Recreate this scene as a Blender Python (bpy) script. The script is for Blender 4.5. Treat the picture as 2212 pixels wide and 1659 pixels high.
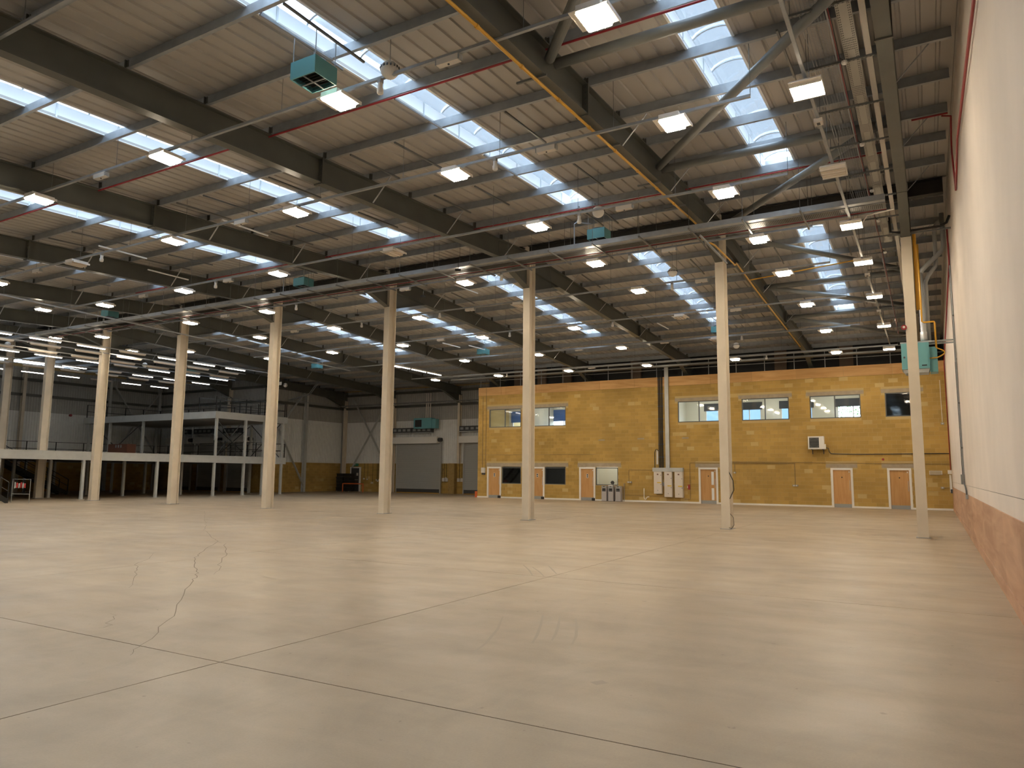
import bpy, math, random
from mathutils import Vector, Matrix
random.seed(7)
for o in list(bpy.data.objects): bpy.data.objects.remove(o)
scn = bpy.context.scene
C = scn.collection

# ------------------------------------------------------------------ camera, sky, exposure
YAW, PITCH, ROLL, FPX = 0.5222, 0.1225, 0.0088, 1572.5
cam_d = bpy.data.cameras.new('camera'); cam = bpy.data.objects.new('camera', cam_d); C.objects.link(cam)
cam_d.sensor_fit = 'HORIZONTAL'; cam_d.sensor_width = 36.0; cam_d.lens = FPX / 2212 * 36.0
cam_d.clip_start = 0.05; cam_d.clip_end = 300
_f = Vector((-math.sin(YAW) * math.cos(PITCH), math.cos(YAW) * math.cos(PITCH), math.sin(PITCH)))
_r = Vector((math.cos(YAW), math.sin(YAW), 0)); _u = _r.cross(_f)
_r2 = math.cos(ROLL) * _r + math.sin(ROLL) * _u; _u2 = math.cos(ROLL) * _u - math.sin(ROLL) * _r
M = Matrix((_r2, _u2, -_f)).transposed().to_4x4(); M.translation = (0, 0, 1.705)
cam.matrix_world = M
scn.camera = cam

world = bpy.data.worlds.new('world'); scn.world = world; world.use_nodes = True
wn = world.node_tree; bg = wn.nodes['Background']
bg.inputs[0].default_value = (0.74, 0.87, 1.0, 1); bg.inputs[1].default_value = 5.0

scn.view_settings.view_transform = 'Standard'; scn.view_settings.look = 'None'
scn.view_settings.exposure = 1.05; scn.view_settings.gamma = 1.0
scn.view_settings.use_curve_mapping = False
LAMP = 60.0            # brightness of the lit fittings
LAMP_COL = (1.0, 0.85, 0.64)

# ------------------------------------------------------------------ place: the measured building
COLX = [-0.33, -5.82, -13.14, -19.98, -26.97, -33.92, -40.86, -46.53, -51.4]
YC = 23.88; SLOPE = 0.05; RT = 10.18; RD = 0.66     # ridge line, roof pitch, rafter top and depth
LIN = 10.43                                           # underside of the roof sheets at the ridge
XR, XL, XI = 0.85, -60.8, -47.1                       # right wall, left wall, inner wall
YW, YD, YB, YN = 44.5, 41.6, 50.5, -6.0               # office wall, dock wall, far wall, wall behind
def rtop(y): return RT - SLOPE * abs(y - YC)
def lin(y): return LIN - SLOPE * abs(y - YC)

# ------------------------------------------------------------------ helpers
ORG = {}
class MB:
    def __init__(s): s.v = []; s.f = []
    def box(s, x0, x1, y0, y1, z0, z1):
        n = len(s.v)
        s.v += [(x0,y0,z0),(x1,y0,z0),(x1,y1,z0),(x0,y1,z0),(x0,y0,z1),(x1,y0,z1),(x1,y1,z1),(x0,y1,z1)]
        s.f += [(n,n+3,n+2,n+1),(n+4,n+5,n+6,n+7),(n,n+1,n+5,n+4),(n+1,n+2,n+6,n+5),(n+2,n+3,n+7,n+6),(n+3,n,n+4,n+7)]
        return s
    def ext(s, prof, p, q, ax, ay):
        """closed 2D profile carried straight from p to q; ax, ay span the profile plane"""
        p, q, ax, ay = Vector(p), Vector(q), Vector(ax), Vector(ay)
        n = len(s.v); m = len(prof)
        for b in (p, q):
            for a, c in prof: s.v.append(tuple(b + ax * a + ay * c))
        for i in range(m):
            j = (i + 1) % m; s.f.append((n+i, n+j, n+m+j, n+m+i))
        s.f.append(tuple(n + i for i in reversed(range(m)))); s.f.append(tuple(n + m + i for i in range(m)))
        return s
    def bar(s, p, q, w, h=None):
        h = h or w; p, q = Vector(p), Vector(q); d = (q - p).normalized()
        up = Vector((0,0,1)) if abs(d.z) < 0.95 else Vector((0,1,0))
        ax = d.cross(up).normalized(); ay = ax.cross(d)
        return s.ext([(-w/2,-h/2),(w/2,-h/2),(w/2,h/2),(-w/2,h/2)], p, q, ax, ay)
    def rod(s, p, q, r, n=8, r2=None):
        p, q = Vector(p), Vector(q); d = (q - p).normalized(); r2 = r if r2 is None else r2
        up = Vector((0,0,1)) if abs(d.z) < 0.95 else Vector((0,1,0))
        ax = d.cross(up).normalized(); ay = ax.cross(d); k = len(s.v)
        for b, rr in ((p, r), (q, r2)):
            for i in range(n):
                a = 2*math.pi*i/n; s.v.append(tuple(b + ax*rr*math.cos(a) + ay*rr*math.sin(a)))
        for i in range(n):
            j = (i+1) % n; s.f.append((k+i, k+j, k+n+j, k+n+i))
        s.f.append(tuple(k+i for i in reversed(range(n)))); s.f.append(tuple(k+n+i for i in range(n)))
        return s
    def tube(s, pts, r, n=8):
        pts = [Vector(a) for a in pts]; k = len(s.v); m = len(pts)
        t0 = (pts[1]-pts[0]).normalized()
        up = Vector((0,0,1)) if abs(t0.z) < 0.9 else Vector((0,1,0))
        ax = t0.cross(up).normalized()
        for i, b in enumerate(pts):
            t = (pts[min(i+1,m-1)] - pts[max(i-1,0)]).normalized()
            ax = (ax - t*ax.dot(t)).normalized(); ay = t.cross(ax)
            for j in range(n):
                a = 2*math.pi*j/n; s.v.append(tuple(b + ax*r*math.cos(a) + ay*r*math.sin(a)))
        for i in range(m-1):
            for j in range(n):
                l = (j+1) % n; s.f.append((k+i*n+j, k+i*n+l, k+(i+1)*n+l, k+(i+1)*n+j))
        s.f.append(tuple(k+j for j in reversed(range(n)))); s.f.append(tuple(k+(m-1)*n+j for j in range(n)))
        return s
    def lathe(s, prof, c, n=16):
        """(radius, z) profile turned about the vertical through c"""
        k = len(s.v); m = len(prof)
        for r, z in prof:
            for j in range(n):
                a = 2*math.pi*j/n; s.v.append((c[0]+r*math.cos(a), c[1]+r*math.sin(a), c[2]+z))
        for i in range(m-1):
            for j in range(n):
                l = (j+1) % n; s.f.append((k+i*n+j, k+i*n+l, k+(i+1)*n+l, k+(i+1)*n+j))
        s.f.append(tuple(k+j for j in reversed(range(n)))); s.f.append(tuple(k+(m-1)*n+j for j in range(n)))
        return s
    def ibeam(s, p, q, w, d, tf, tw, ax, ay):
        """I section, top flange at +0, hanging d below along ay"""
        a, b = w/2, tw/2
        prof = [(-a,-d),(a,-d),(a,-d+tf),(b,-d+tf),(b,-tf),(a,-tf),(a,0),(-a,0),(-a,-tf),(-b,-tf),(-b,-d+tf),(-a,-d+tf)]
        return s.ext(prof, p, q, ax, ay)
    def mesh(s, name, mat, org=(0,0,0)):
        me = bpy.data.meshes.new(name)
        ox, oy, oz = org
        me.from_pydata([(x-ox, y-oy, z-oz) for x, y, z in s.v], [], s.f)
        me.materials.append(mat); me.update()
        return me

ORD = ['first','second','third','fourth','fifth','sixth','seventh','eighth','ninth','tenth','eleventh','twelfth','thirteenth','fourteenth','fifteenth']
def tag(o, label=None, cat=None, group=None, kind=None):
    if label: o['label'] = label
    if cat: o['category'] = cat
    if group: o['group'] = group
    if kind: o['kind'] = kind
    return o
def put(name, me, loc=(0,0,0), parent=None, smooth=False):
    o = bpy.data.objects.new(name, me); C.objects.link(o)
    o.location = loc
    if parent: o.parent = parent
    if smooth:
        for p in me.polygons: p.use_smooth = True
    return o
def thing(name, label, cat, loc=(0,0,0), group=None, kind=None):
    o = bpy.data.objects.new(name, None); C.objects.link(o); o.location = loc
    o.empty_display_size = 0.1
    ORG[o.name] = tuple(loc)
    return tag(o, label, cat, group, kind)
def part(name, mb, mat, parent, kind=None, smooth=False, label=None):
    """mesh given in world coordinates, hung under parent"""
    og = ORG.get(parent.name, (0,0,0))
    o = put(name, mb.mesh(name, mat, og), (0,0,0), parent, smooth)
    ORG[o.name] = og
    return tag(o, label=label, kind=kind)
def single(name, mb, mat, label, cat, loc, group=None, kind=None, smooth=False):
    o = put(name, mb.mesh(name, mat, loc), loc, None, smooth)
    ORG[o.name] = tuple(loc)
    return tag(o, label, cat, group, kind)
def dup(root, loc, label=None, group=None):
    def cp(o, par):
        c = o.copy(); C.objects.link(c)
        if par: c.parent = par
        for ch in list(o.children): cp(ch, c)
        return c
    r = cp(root, None); r.location = loc
    if label: r['label'] = label
    if group: r['group'] = group
    ORG[r.name] = tuple(loc)
    return r

# ------------------------------------------------------------------ materials
def mat(name, col, rough=0.6, metal=0.0, var=0.0, scale=3.0, bump=0.0, spec=None, stretch=None):
    m = bpy.data.materials.new(name); m.use_nodes = True; nt = m.node_tree
    b = nt.nodes['Principled BSDF']
    b.inputs['Base Color'].default_value = (*col, 1); b.inputs['Roughness'].default_value = rough
    b.inputs['Metallic'].default_value = metal
    if spec is not None: b.inputs['Specular IOR Level'].default_value = spec
    if var or bump:
        g = nt.nodes.new('ShaderNodeNewGeometry')
        mp = nt.nodes.new('ShaderNodeMapping'); nt.links.new(g.outputs['Position'], mp.inputs['Vector'])
        if stretch: mp.inputs['Scale'].default_value = stretch
        n = nt.nodes.new('ShaderNodeTexNoise'); n.inputs['Scale'].default_value = scale
        n.inputs['Detail'].default_value = 6.0; nt.links.new(mp.outputs[0], n.inputs['Vector'])
        if var:
            mx = nt.nodes.new('ShaderNodeMix'); mx.data_type = 'RGBA'
            mx.inputs[6].default_value = (*[c*(1-var) for c in col], 1)
            mx.inputs[7].default_value = (*[min(1, c*(1+var)) for c in col], 1)
            cr = nt.nodes.new('ShaderNodeMapRange'); cr.inputs[1].default_value = 0.3; cr.inputs[2].default_value = 0.7
            nt.links.new(n.outputs['Fac'], cr.inputs[0]); nt.links.new(cr.outputs[0], mx.inputs[0])
            nt.links.new(mx.outputs[2], b.inputs['Base Color'])
        if bump:
            bp = nt.nodes.new('ShaderNodeBump'); bp.inputs['Strength'].default_value = bump; bp.inputs['Distance'].default_value = 0.01
            nt.links.new(n.outputs['Fac'], bp.inputs['Height']); nt.links.new(bp.outputs[0], b.inputs['Normal'])
    return m
def emit(name, col, strength):
    m = bpy.data.materials.new(name); m.use_nodes = True; nt = m.node_tree
    b = nt.nodes['Principled BSDF']; b.inputs['Base Color'].default_value = (*col, 1)
    b.inputs['Emission Color'].default_value = (*col, 1); b.inputs['Emission Strength'].default_value = strength
    return m

def floor_material():
    m = bpy.data.materials.new('polished_concrete'); m.use_nodes = True; nt = m.node_tree
    b = nt.nodes['Principled BSDF']; L = nt.links.new
    g = nt.nodes.new('ShaderNodeNewGeometry')
    def noise(scale, sc, detail=5.0, rough=0.55, dist=0.0):
        mp = nt.nodes.new('ShaderNodeMapping'); mp.inputs['Scale'].default_value = sc; L(g.outputs['Position'], mp.inputs['Vector'])
        n = nt.nodes.new('ShaderNodeTexNoise'); n.inputs['Scale'].default_value = scale; n.inputs['Detail'].default_value = detail
        n.inputs['Roughness'].default_value = rough; n.inputs['Distortion'].default_value = dist
        L(mp.outputs[0], n.inputs['Vector']); return n.outputs['Fac']
    def ramp(fac, stops):
        r = nt.nodes.new('ShaderNodeValToRGB'); e = r.color_ramp.elements
        e[0].position, e[0].color = stops[0][0], (*stops[0][1], 1)
        e[1].position, e[1].color = stops[-1][0], (*stops[-1][1], 1)
        for p, c in stops[1:-1]:
            k = e.new(p); k.color = (*c, 1)
        L(fac, r.inputs[0]); return r.outputs[0]
    def mul(a, c, fac=1.0):
        x = nt.nodes.new('ShaderNodeMix'); x.data_type = 'RGBA'; x.blend_type = 'MULTIPLY'; x.inputs[0].default_value = fac
        L(a, x.inputs[6]); L(c, x.inputs[7]); return x.outputs[2]
    big = ramp(noise(0.22, (1,1,1), 4), [(0.32, (0.35,0.275,0.19)), (0.5, (0.41,0.325,0.225)), (0.68, (0.47,0.38,0.27))])
    blot = ramp(noise(1.1, (1,0.6,1), 6, 0.65, 0.6), [(0.3, (0.84,0.84,0.85)), (0.55, (1,1,1)), (0.75, (1.0,0.97,0.93))])
    streak = ramp(noise(1.5, (0.45,1.6,1), 6, 0.6, 0.5), [(0.32, (0.90,0.90,0.90)), (0.62, (1,1,1))])
    fine = ramp(noise(60, (1,1,1), 3), [(0.3, (0.92,0.92,0.92)), (0.7, (1,1,1))])
    spots = ramp(noise(9, (1,1,1), 2), [(0.24, (0.55,0.52,0.48)), (0.28, (1,1,1))])
    col = mul(mul(mul(mul(big, blot), streak), fine), spots, 0.7)
    L(col, b.inputs['Base Color'])
    rr = nt.nodes.new('ShaderNodeMapRange'); rr.inputs[1].default_value = 0.3; rr.inputs[2].default_value = 0.7
    rr.inputs[3].default_value = 0.30; rr.inputs[4].default_value = 0.46
    L(noise(1.0, (0.7,1.4,1), 5), rr.inputs[0]); L(rr.outputs[0], b.inputs['Roughness'])
    b.inputs['Specular IOR Level'].default_value = 0.42
    bp = nt.nodes.new('ShaderNodeBump'); bp.inputs['Strength'].default_value = 0.02; bp.inputs['Distance'].default_value = 0.01
    L(noise(3.0, (0.7,1.6,1), 6), bp.inputs['Height']); L(bp.outputs[0], b.inputs['Normal'])
    return m

def block_material(name, base, pale, amt=1.0):
    """every block takes its own tone from the cell of the bond it sits in"""
    m = bpy.data.materials.new(name); m.use_nodes = True; nt = m.node_tree; L = nt.links.new
    b = nt.nodes['Principled BSDF']; b.inputs['Roughness'].default_value = 0.9; b.inputs['Specular IOR Level'].default_value = 0.15
    g = nt.nodes.new('ShaderNodeNewGeometry')
    at = nt.nodes.new('ShaderNodeAttribute'); at.attribute_name = 'tone'; at.attribute_type = 'GEOMETRY'
    ob = nt.nodes.new('ShaderNodeObjectInfo')
    ad = nt.nodes.new('ShaderNodeMath'); ad.operation = 'ADD'; L(at.outputs['Fac'], ad.inputs[0]); L(ob.outputs['Random'], ad.inputs[1])
    fr = nt.nodes.new('ShaderNodeMath'); fr.operation = 'FRACT'; L(ad.outputs[0], fr.inputs[0])
    r = nt.nodes.new('ShaderNodeValToRGB'); e = r.color_ramp.elements
    e[0].position = 0; e[0].color = (*[c*0.90 for c in base], 1)
    e[1].position = 1; e[1].color = (*pale, 1)
    for p, k in ((0.25, 0.96), (0.6, 1.04), (0.93, 1.10)):
        x = e.new(p); x.color = (*[c*k for c in base], 1)
    L(fr.outputs[0], r.inputs[0])
    n = nt.nodes.new('ShaderNodeTexNoise'); n.inputs['Scale'].default_value = 0.6; n.inputs['Detail'].default_value = 6
    L(g.outputs['Position'], n.inputs['Vector'])
    mr = nt.nodes.new('ShaderNodeMapRange'); mr.inputs[1].default_value = 0.3; mr.inputs[2].default_value = 0.7
    mr.inputs[3].default_value = 0.85; mr.inputs[4].default_value = 1.12; L(n.outputs['Fac'], mr.inputs[0])
    mu = nt.nodes.new('ShaderNodeVectorMath'); mu.operation = 'SCALE'; L(r.outputs[0], mu.inputs[0]); L(mr.outputs[0], mu.inputs['Scale'])
    L(mu.outputs[0], b.inputs['Base Color'])
    n2 = nt.nodes.new('ShaderNodeTexNoise'); n2.inputs['Scale'].default_value = 45; L(g.outputs['Position'], n2.inputs['Vector'])
    bp = nt.nodes.new('ShaderNodeBump'); bp.inputs['Strength'].default_value = 0.25; bp.inputs['Distance'].default_value = 0.01
    L(n2.outputs['Fac'], bp.inputs['Height']); L(bp.outputs[0], b.inputs['Normal'])
    return m

def wood_material(name, c1, c2, scale=(2.0, 2.0, 14.0), rough=0.55):
    m = bpy.data.materials.new(name); m.use_nodes = True; nt = m.node_tree; L = nt.links.new
    b = nt.nodes['Principled BSDF']; b.inputs['Roughness'].default_value = rough; b.inputs['Specular IOR Level'].default_value = 0.25
    g = nt.nodes.new('ShaderNodeNewGeometry'); mp = nt.nodes.new('ShaderNodeMapping'); mp.inputs['Scale'].default_value = scale
    L(g.outputs['Position'], mp.inputs['Vector'])
    n = nt.nodes.new('ShaderNodeTexNoise'); n.inputs['Scale'].default_value = 0.7; n.inputs['Detail'].default_value = 7; n.inputs['Distortion'].default_value = 1.2
    L(mp.outputs[0], n.inputs['Vector'])
    r = nt.nodes.new('ShaderNodeValToRGB'); e = r.color_ramp.elements
    e[0].position = 0.32; e[0].color = (*c1, 1); e[1].position = 0.7; e[1].color = (*c2, 1)
    L(n.outputs['Fac'], r.inputs[0])
    ob = nt.nodes.new('ShaderNodeObjectInfo'); mr = nt.nodes.new('ShaderNodeMapRange'); mr.inputs[3].default_value = 0.9; mr.inputs[4].default_value = 1.08
    L(ob.outputs['Random'], mr.inputs[0])
    mu = nt.nodes.new('ShaderNodeVectorMath'); mu.operation = 'SCALE'; L(r.outputs[0], mu.inputs[0]); L(mr.outputs[0], mu.inputs['Scale'])
    L(mu.outputs[0], b.inputs['Base Color'])
    return m

def glazing_material(name, tint, trans=0.82, haze=0.25, gloss=0.08):
    """clear sheet: lets light straight through, scatters a little and mirrors a little"""
    m = bpy.data.materials.new(name); m.use_nodes = True; nt = m.node_tree; L = nt.links.new
    nt.nodes.remove(nt.nodes['Principled BSDF']); out = nt.nodes['Material Output']
    t = nt.nodes.new('ShaderNodeBsdfTransparent'); t.inputs[0].default_value = (*[c*trans for c in tint], 1)
    d = nt.nodes.new('ShaderNodeBsdfTranslucent'); d.inputs[0].default_value = (*tint, 1)
    gl = nt.nodes.new('ShaderNodeBsdfGlossy'); gl.inputs['Roughness'].default_value = 0.03
    a = nt.nodes.new('ShaderNodeMixShader'); a.inputs[0].default_value = haze; L(t.outputs[0], a.inputs[1]); L(d.outputs[0], a.inputs[2])
    fr = nt.nodes.new('ShaderNodeFresnel'); fr.inputs[0].default_value = 1.45
    k = nt.nodes.new('ShaderNodeMath'); k.operation = 'ADD'; k.inputs[1].default_value = gloss; L(fr.outputs[0], k.inputs[0])
    c = nt.nodes.new('ShaderNodeMixShader'); L(k.outputs[0], c.inputs[0]); L(a.outputs[0], c.inputs[1]); L(gl.outputs[0], c.inputs[2])
    L(c.outputs[0], out.inputs[0])
    return m

FLOOR = floor_material()
JOINT = mat('joint_filler', (0.06,0.052,0.043), 0.9)
WHITEWALL = mat('white_painted_board', (0.76,0.68,0.61), 0.75, var=0.05, scale=0.8)
PLY = wood_material('pink_plywood', (0.44,0.26,0.165), (0.60,0.38,0.25), (1.6,0.5,4.0), 0.7)
PLYOAK = wood_material('orange_plywood', (0.50,0.28,0.10), (0.66,0.40,0.17), (0.6,1.5,5.0), 0.6)
DOORWOOD = wood_material('beech_veneer', (0.50,0.27,0.10), (0.60,0.35,0.15), (9.0,2.0,0.8), 0.45)
BLOCK = block_material('buff_block', (0.44,0.29,0.088), (0.55,0.41,0.19))
MORTAR = mat('mortar', (0.50,0.37,0.17), 0.95)
LINTEL = mat('concrete_lintel', (0.36,0.30,0.22), 0.9, var=0.12, scale=4)
CREAM = mat('cream_column_paint', (0.66,0.59,0.48), 0.5, var=0.05, scale=2.0)
STEEL = mat('dark_grey_steel_paint', (0.085,0.087,0.074), 0.42, var=0.12, scale=1.5)
GALV = mat('galvanised_steel', (0.34,0.36,0.38), 0.42, 0.35, var=0.10, scale=5.0)
GALVD = mat('dull_galvanised_channel', (0.20,0.205,0.20), 0.45, 0.6)
TUBEG = mat('grey_tube_paint', (0.20,0.21,0.205), 0.4, var=0.06)
SHEET = mat('roof_liner_sheet', (0.43,0.41,0.38), 0.55, var=0.05, scale=1.2, stretch=(1,0.15,1))
RIDGE = mat('black_ridge_steel', (0.025,0.024,0.022), 0.6)
KERB = mat('white_kerb', (0.82,0.84,0.85), 0.5)
SKYGLASS = glazing_material('rooflight_polycarbonate', (0.90,0.95,1.0), 0.86, 0.22, 0.02)
ALU = mat('aluminium_bar', (0.55,0.58,0.60), 0.4, 0.6)
CLADW = mat('white_cladding', (0.74,0.75,0.74), 0.5, var=0.04)
CLADG = mat('grey_cladding', (0.38,0.375,0.355), 0.5, var=0.05)
WHITE = mat('white_enamel', (0.78,0.76,0.72), 0.45)
OFFW = mat('off_white_plastic', (0.66,0.62,0.56), 0.5)
GREYM = mat('mid_grey_metal', (0.30,0.31,0.31), 0.45)
DGREY = mat('dark_grey_metal', (0.055,0.057,0.06), 0.45)
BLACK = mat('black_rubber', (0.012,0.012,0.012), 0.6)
TEAL = mat('teal_enamel', (0.13,0.36,0.40), 0.4)
REDP = mat('red_pipe', (0.30,0.018,0.025), 0.45)
YELP = mat('yellow_gas_pipe', (0.62,0.33,0.03), 0.4)
ORANGE = mat('orange_paint', (0.62,0.13,0.03), 0.55)
YELLOW = mat('yellow_label', (0.75,0.50,0.03), 0.6)
GREEN = mat('green_sign', (0.01,0.22,0.12), 0.5)
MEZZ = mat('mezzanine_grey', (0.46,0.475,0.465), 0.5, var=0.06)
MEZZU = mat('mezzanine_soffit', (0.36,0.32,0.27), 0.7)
SHUT = mat('shutter_slat', (0.46,0.465,0.46), 0.42, 0.2)
ROOMW = mat('office_plaster', (0.78,0.76,0.68), 0.8)
BLUE = mat('blue_blind', (0.08,0.16,0.42), 0.6)
CHAR = mat('charcoal_blind', (0.05,0.055,0.07), 0.7)
WINF = mat('grey_window_frame', (0.10,0.105,0.105), 0.45)
GLASS = glazing_material('window_glass', (0.95,0.98,0.97), 0.95, 0.0, 0.03)
DARKROOM = mat('unlit_room', (0.03,0.028,0.025), 0.9)  # near-black base colour paints in the missing light of dark rooms
LAMPLIT = emit('lit_tubes', LAMP_COL, LAMP)
LAMPHOUS = mat('luminaire_white', (0.80,0.76,0.70), 0.5)
BATTEN = emit('lit_batten', (1.0,0.97,0.92), 8.0)
TRAYM = mat('dusty_tray', (0.34,0.325,0.285), 0.6)
SKIRTM = mat('duct_beige', (0.47,0.44,0.39), 0.55)
SKIN_BROWN = mat('brown_board', (0.14,0.05,0.025), 0.7)
BOXB = mat('dusty_brown_casing', (0.15,0.105,0.075), 0.8)
REDWHITE = mat('red_barrier', (0.55,0.05,0.05), 0.6)
PVC = mat('white_pvc', (0.80,0.74,0.64), 0.4)
FOLIAGE = mat('foliage', (0.10,0.22,0.05), 0.9)

# ================================================================== THE SETTING
# ---- floor: cast slabs with open joints
fl = put('floor', MB().box(XL-.3, XR+.3, YN-.3, YB+.3, -0.30, -0.003).mesh('floor', JOINT)); tag(fl, kind='structure')
XJ = [XL-.2, -54.35, -47.4, -40.45, -33.5, -26.5, -19.55, -12.6, -5.65, XR+.2]
YJ = [YN-.2, -1.9, 4.6, 11.1, 17.6, 24.1, 30.5, 37.0, 44.4, YB+.2]
for i in range(9):
    for j in range(9):
        part('slab', MB().box(XJ[i]+.006, XJ[i+1]-.006, YJ[j]+.006, YJ[j+1]-.006, -0.003, 0.0), FLOOR, fl)
# hairline cracks and tyre arcs lying in the slab surface
def ribbon(pts, w, z=0.0008):
    mb = MB(); n = len(pts)
    for i, (x, y) in enumerate(pts):
        a = pts[max(i-1,0)]; b = pts[min(i+1,n-1)]; dx, dy = b[0]-a[0], b[1]-a[1]; l = math.hypot(dx, dy) or 1
        ww = w*(0.25+0.75*math.sin(math.pi*(i+.5)/n))
        mb.v += [(x-dy/l*ww/2, y+dx/l*ww/2, z), (x+dy/l*ww/2, y-dx/l*ww/2, z)]
    for i in range(n-1): mb.f.append((2*i, 2*i+1, 2*i+3, 2*i+2))
    return mb
CRACK = mat('floor_crack', (0.19,0.15,0.105), 0.7)
TYRE = mat('tyre_mark', (0.30,0.24,0.17), 0.4)
def crack(pts, w):
    out = []
    for a, b in zip(pts, pts[1:]):
        for t in range(6):
            u = t/6; out.append((a[0]+(b[0]-a[0])*u+random.uniform(-.04,.04), a[1]+(b[1]-a[1])*u+random.uniform(-.04,.04)))
    part('crack', ribbon(out, w), CRACK, fl)
crack([(-27.58, 21.22), (-20.85, 16.11), (-18.44, 14.22), (-15.75, 12.47), (-15.19, 12.1), (-13.37, 10.21), (-12.59, 9.49), (-10.94, 8.36), (-10.11, 7.62), (-8.12, 5.92), (-6.82, 4.61), (-6.45, 4.3)], 0.016)
crack([(-15.19, 12.1), (-14.56, 11.82), (-13.09, 10.67), (-11.44, 9.17), (-10.24, 8.15)], 0.016)
crack([(-14.1, 9.7), (-12.65, 8.35), (-11.31, 7.44), (-10.08, 6.56)], 0.010)
crack([(-8.61, 5.43), (-8.01, 5.02), (-7.89, 4.81)], 0.008)
for pts in [[(-4.22, 8.14), (-3.94, 7.54), (-3.75, 7.1), (-3.61, 6.73)], [(-3.99, 8.14), (-3.77, 7.65), (-3.6, 7.24), (-3.5, 6.95)], [(-3.78, 8.14), (-3.55, 7.67), (-3.37, 7.26), (-3.25, 6.91)], [(-4.57, 7.77), (-4.25, 7.11), (-4.01, 6.48), (-3.9, 6.06)], [(-6.8, 12.3), (-6.32, 11.66), (-5.97, 11.12)], [(-6.49, 12.09), (-6.09, 11.6), (-5.75, 11.12)], [(-6.34, 12.44), (-5.97, 11.9), (-5.7, 11.5)]]:
    part('tyre_mark', ribbon(pts, .035, .0006), TYRE, fl)
part('floor_patch', ribbon([(-2.52, 5.82), (-2.44, 5.77)], .16, .0007), TYRE, fl)

# ---- ceiling: trapezoidal liner sheets, left open where the rooflights run
ceil = bpy.data.objects.new('ceiling', None); C.objects.link(ceil); tag(ceil, kind='structure')
SKY = []     # (x0, x1) of the rooflight strips, one for each bay
for a, b, dx in ((0,1,-.18),(1,2,.14),(2,3,.13),(3,4,.12),(4,5,.12),(5,6,.12),(6,7,.1)):
    c = (COLX[a]+COLX[b])/2 + dx; SKY.append((c-.42, c+.42))
SKN, SKF = (-5.4, 20.75), (26.2, 38.6)
def sheet(x0, x1, y0, y1):
    w = x1-x0; k = max(1, round(w/.333)); st = w/k
    prof = [(0,0)]
    for i in range(k):
        c = st*(i+.5); prof += [(c-.045,0),(c-.025,.035),(c+.025,.035),(c+.045,0)]
    prof += [(w,0),(w,.06),(0,.06)]
    part('roof_sheet', MB().ext(prof, (x0,y0,lin(y0)), (x0,y1,lin(y1)), (1,0,0), (0,0,1)), SHEET, ceil)
def run(x0, x1, y0, y1):
    n = max(1, round((x1-x0)/1.0)); s = (x1-x0)/n
    for i in range(n): sheet(x0+i*s, x0+(i+1)*s+.001, y0, y1)
edges = [XL-.2] + [e for s in reversed(SKY) for e in s] + [XR+.15]
for i in range(0, len(edges), 2):
    a, b = edges[i], edges[i+1]
    run(a, b, YN-.2, YC-.05)
    if i == 0:
        run(a, XI-.1, YC+.05, YD+.15); run(XI-.1, b, YC+.05, YB+.2)
    else: run(a, b, YC+.05, YB+.2)
for a, b in SKY:
    sheet(a, b, SKN[1], YC-.05); sheet(a, b, YC+.05, SKF[0]); sheet(a, b, SKF[1], YB+.2)
part('ridge_cap', MB().box(XL-.2, XR+.15, YC-.3, YC+.3, LIN+.06, LIN+.1), SHEET, ceil)

# ---- right wall: boarded, plywood kicker below
wr = put('wall_right', MB().box(XR+.012, XR+.25, YN-.2, YB+.2, 0, 10.9).mesh('wall_right', JOINT)); tag(wr, kind='structure')
part('board', MB().box(XR, XR+.012, YN, YW, 1.475, 10.55), WHITEWALL, wr)
part('board', MB().box(XR, XR+.012, YN, YW, 1.215, 1.467), WHITEWALL, wr)
y = 44.48
while y > YN:
    y0 = max(YN, y-2.44)
    part('plywood_sheet', MB().box(XR-.018, XR+.012, y0+.003, y, 0.20, 1.213), PLY, wr)
    part('plywood_kicker', MB().box(XR-.030, XR+.012, y0+.003, y, 0.0, 0.192), PLY, wr)
    y = y0
# wall behind the photographer
wb = put('wall_near', MB().box(XL-.3, XR+.3, YN-.3, YN, 0, 10.2).mesh('wall_near', CLADW)); tag(wb, kind='structure')

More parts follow.
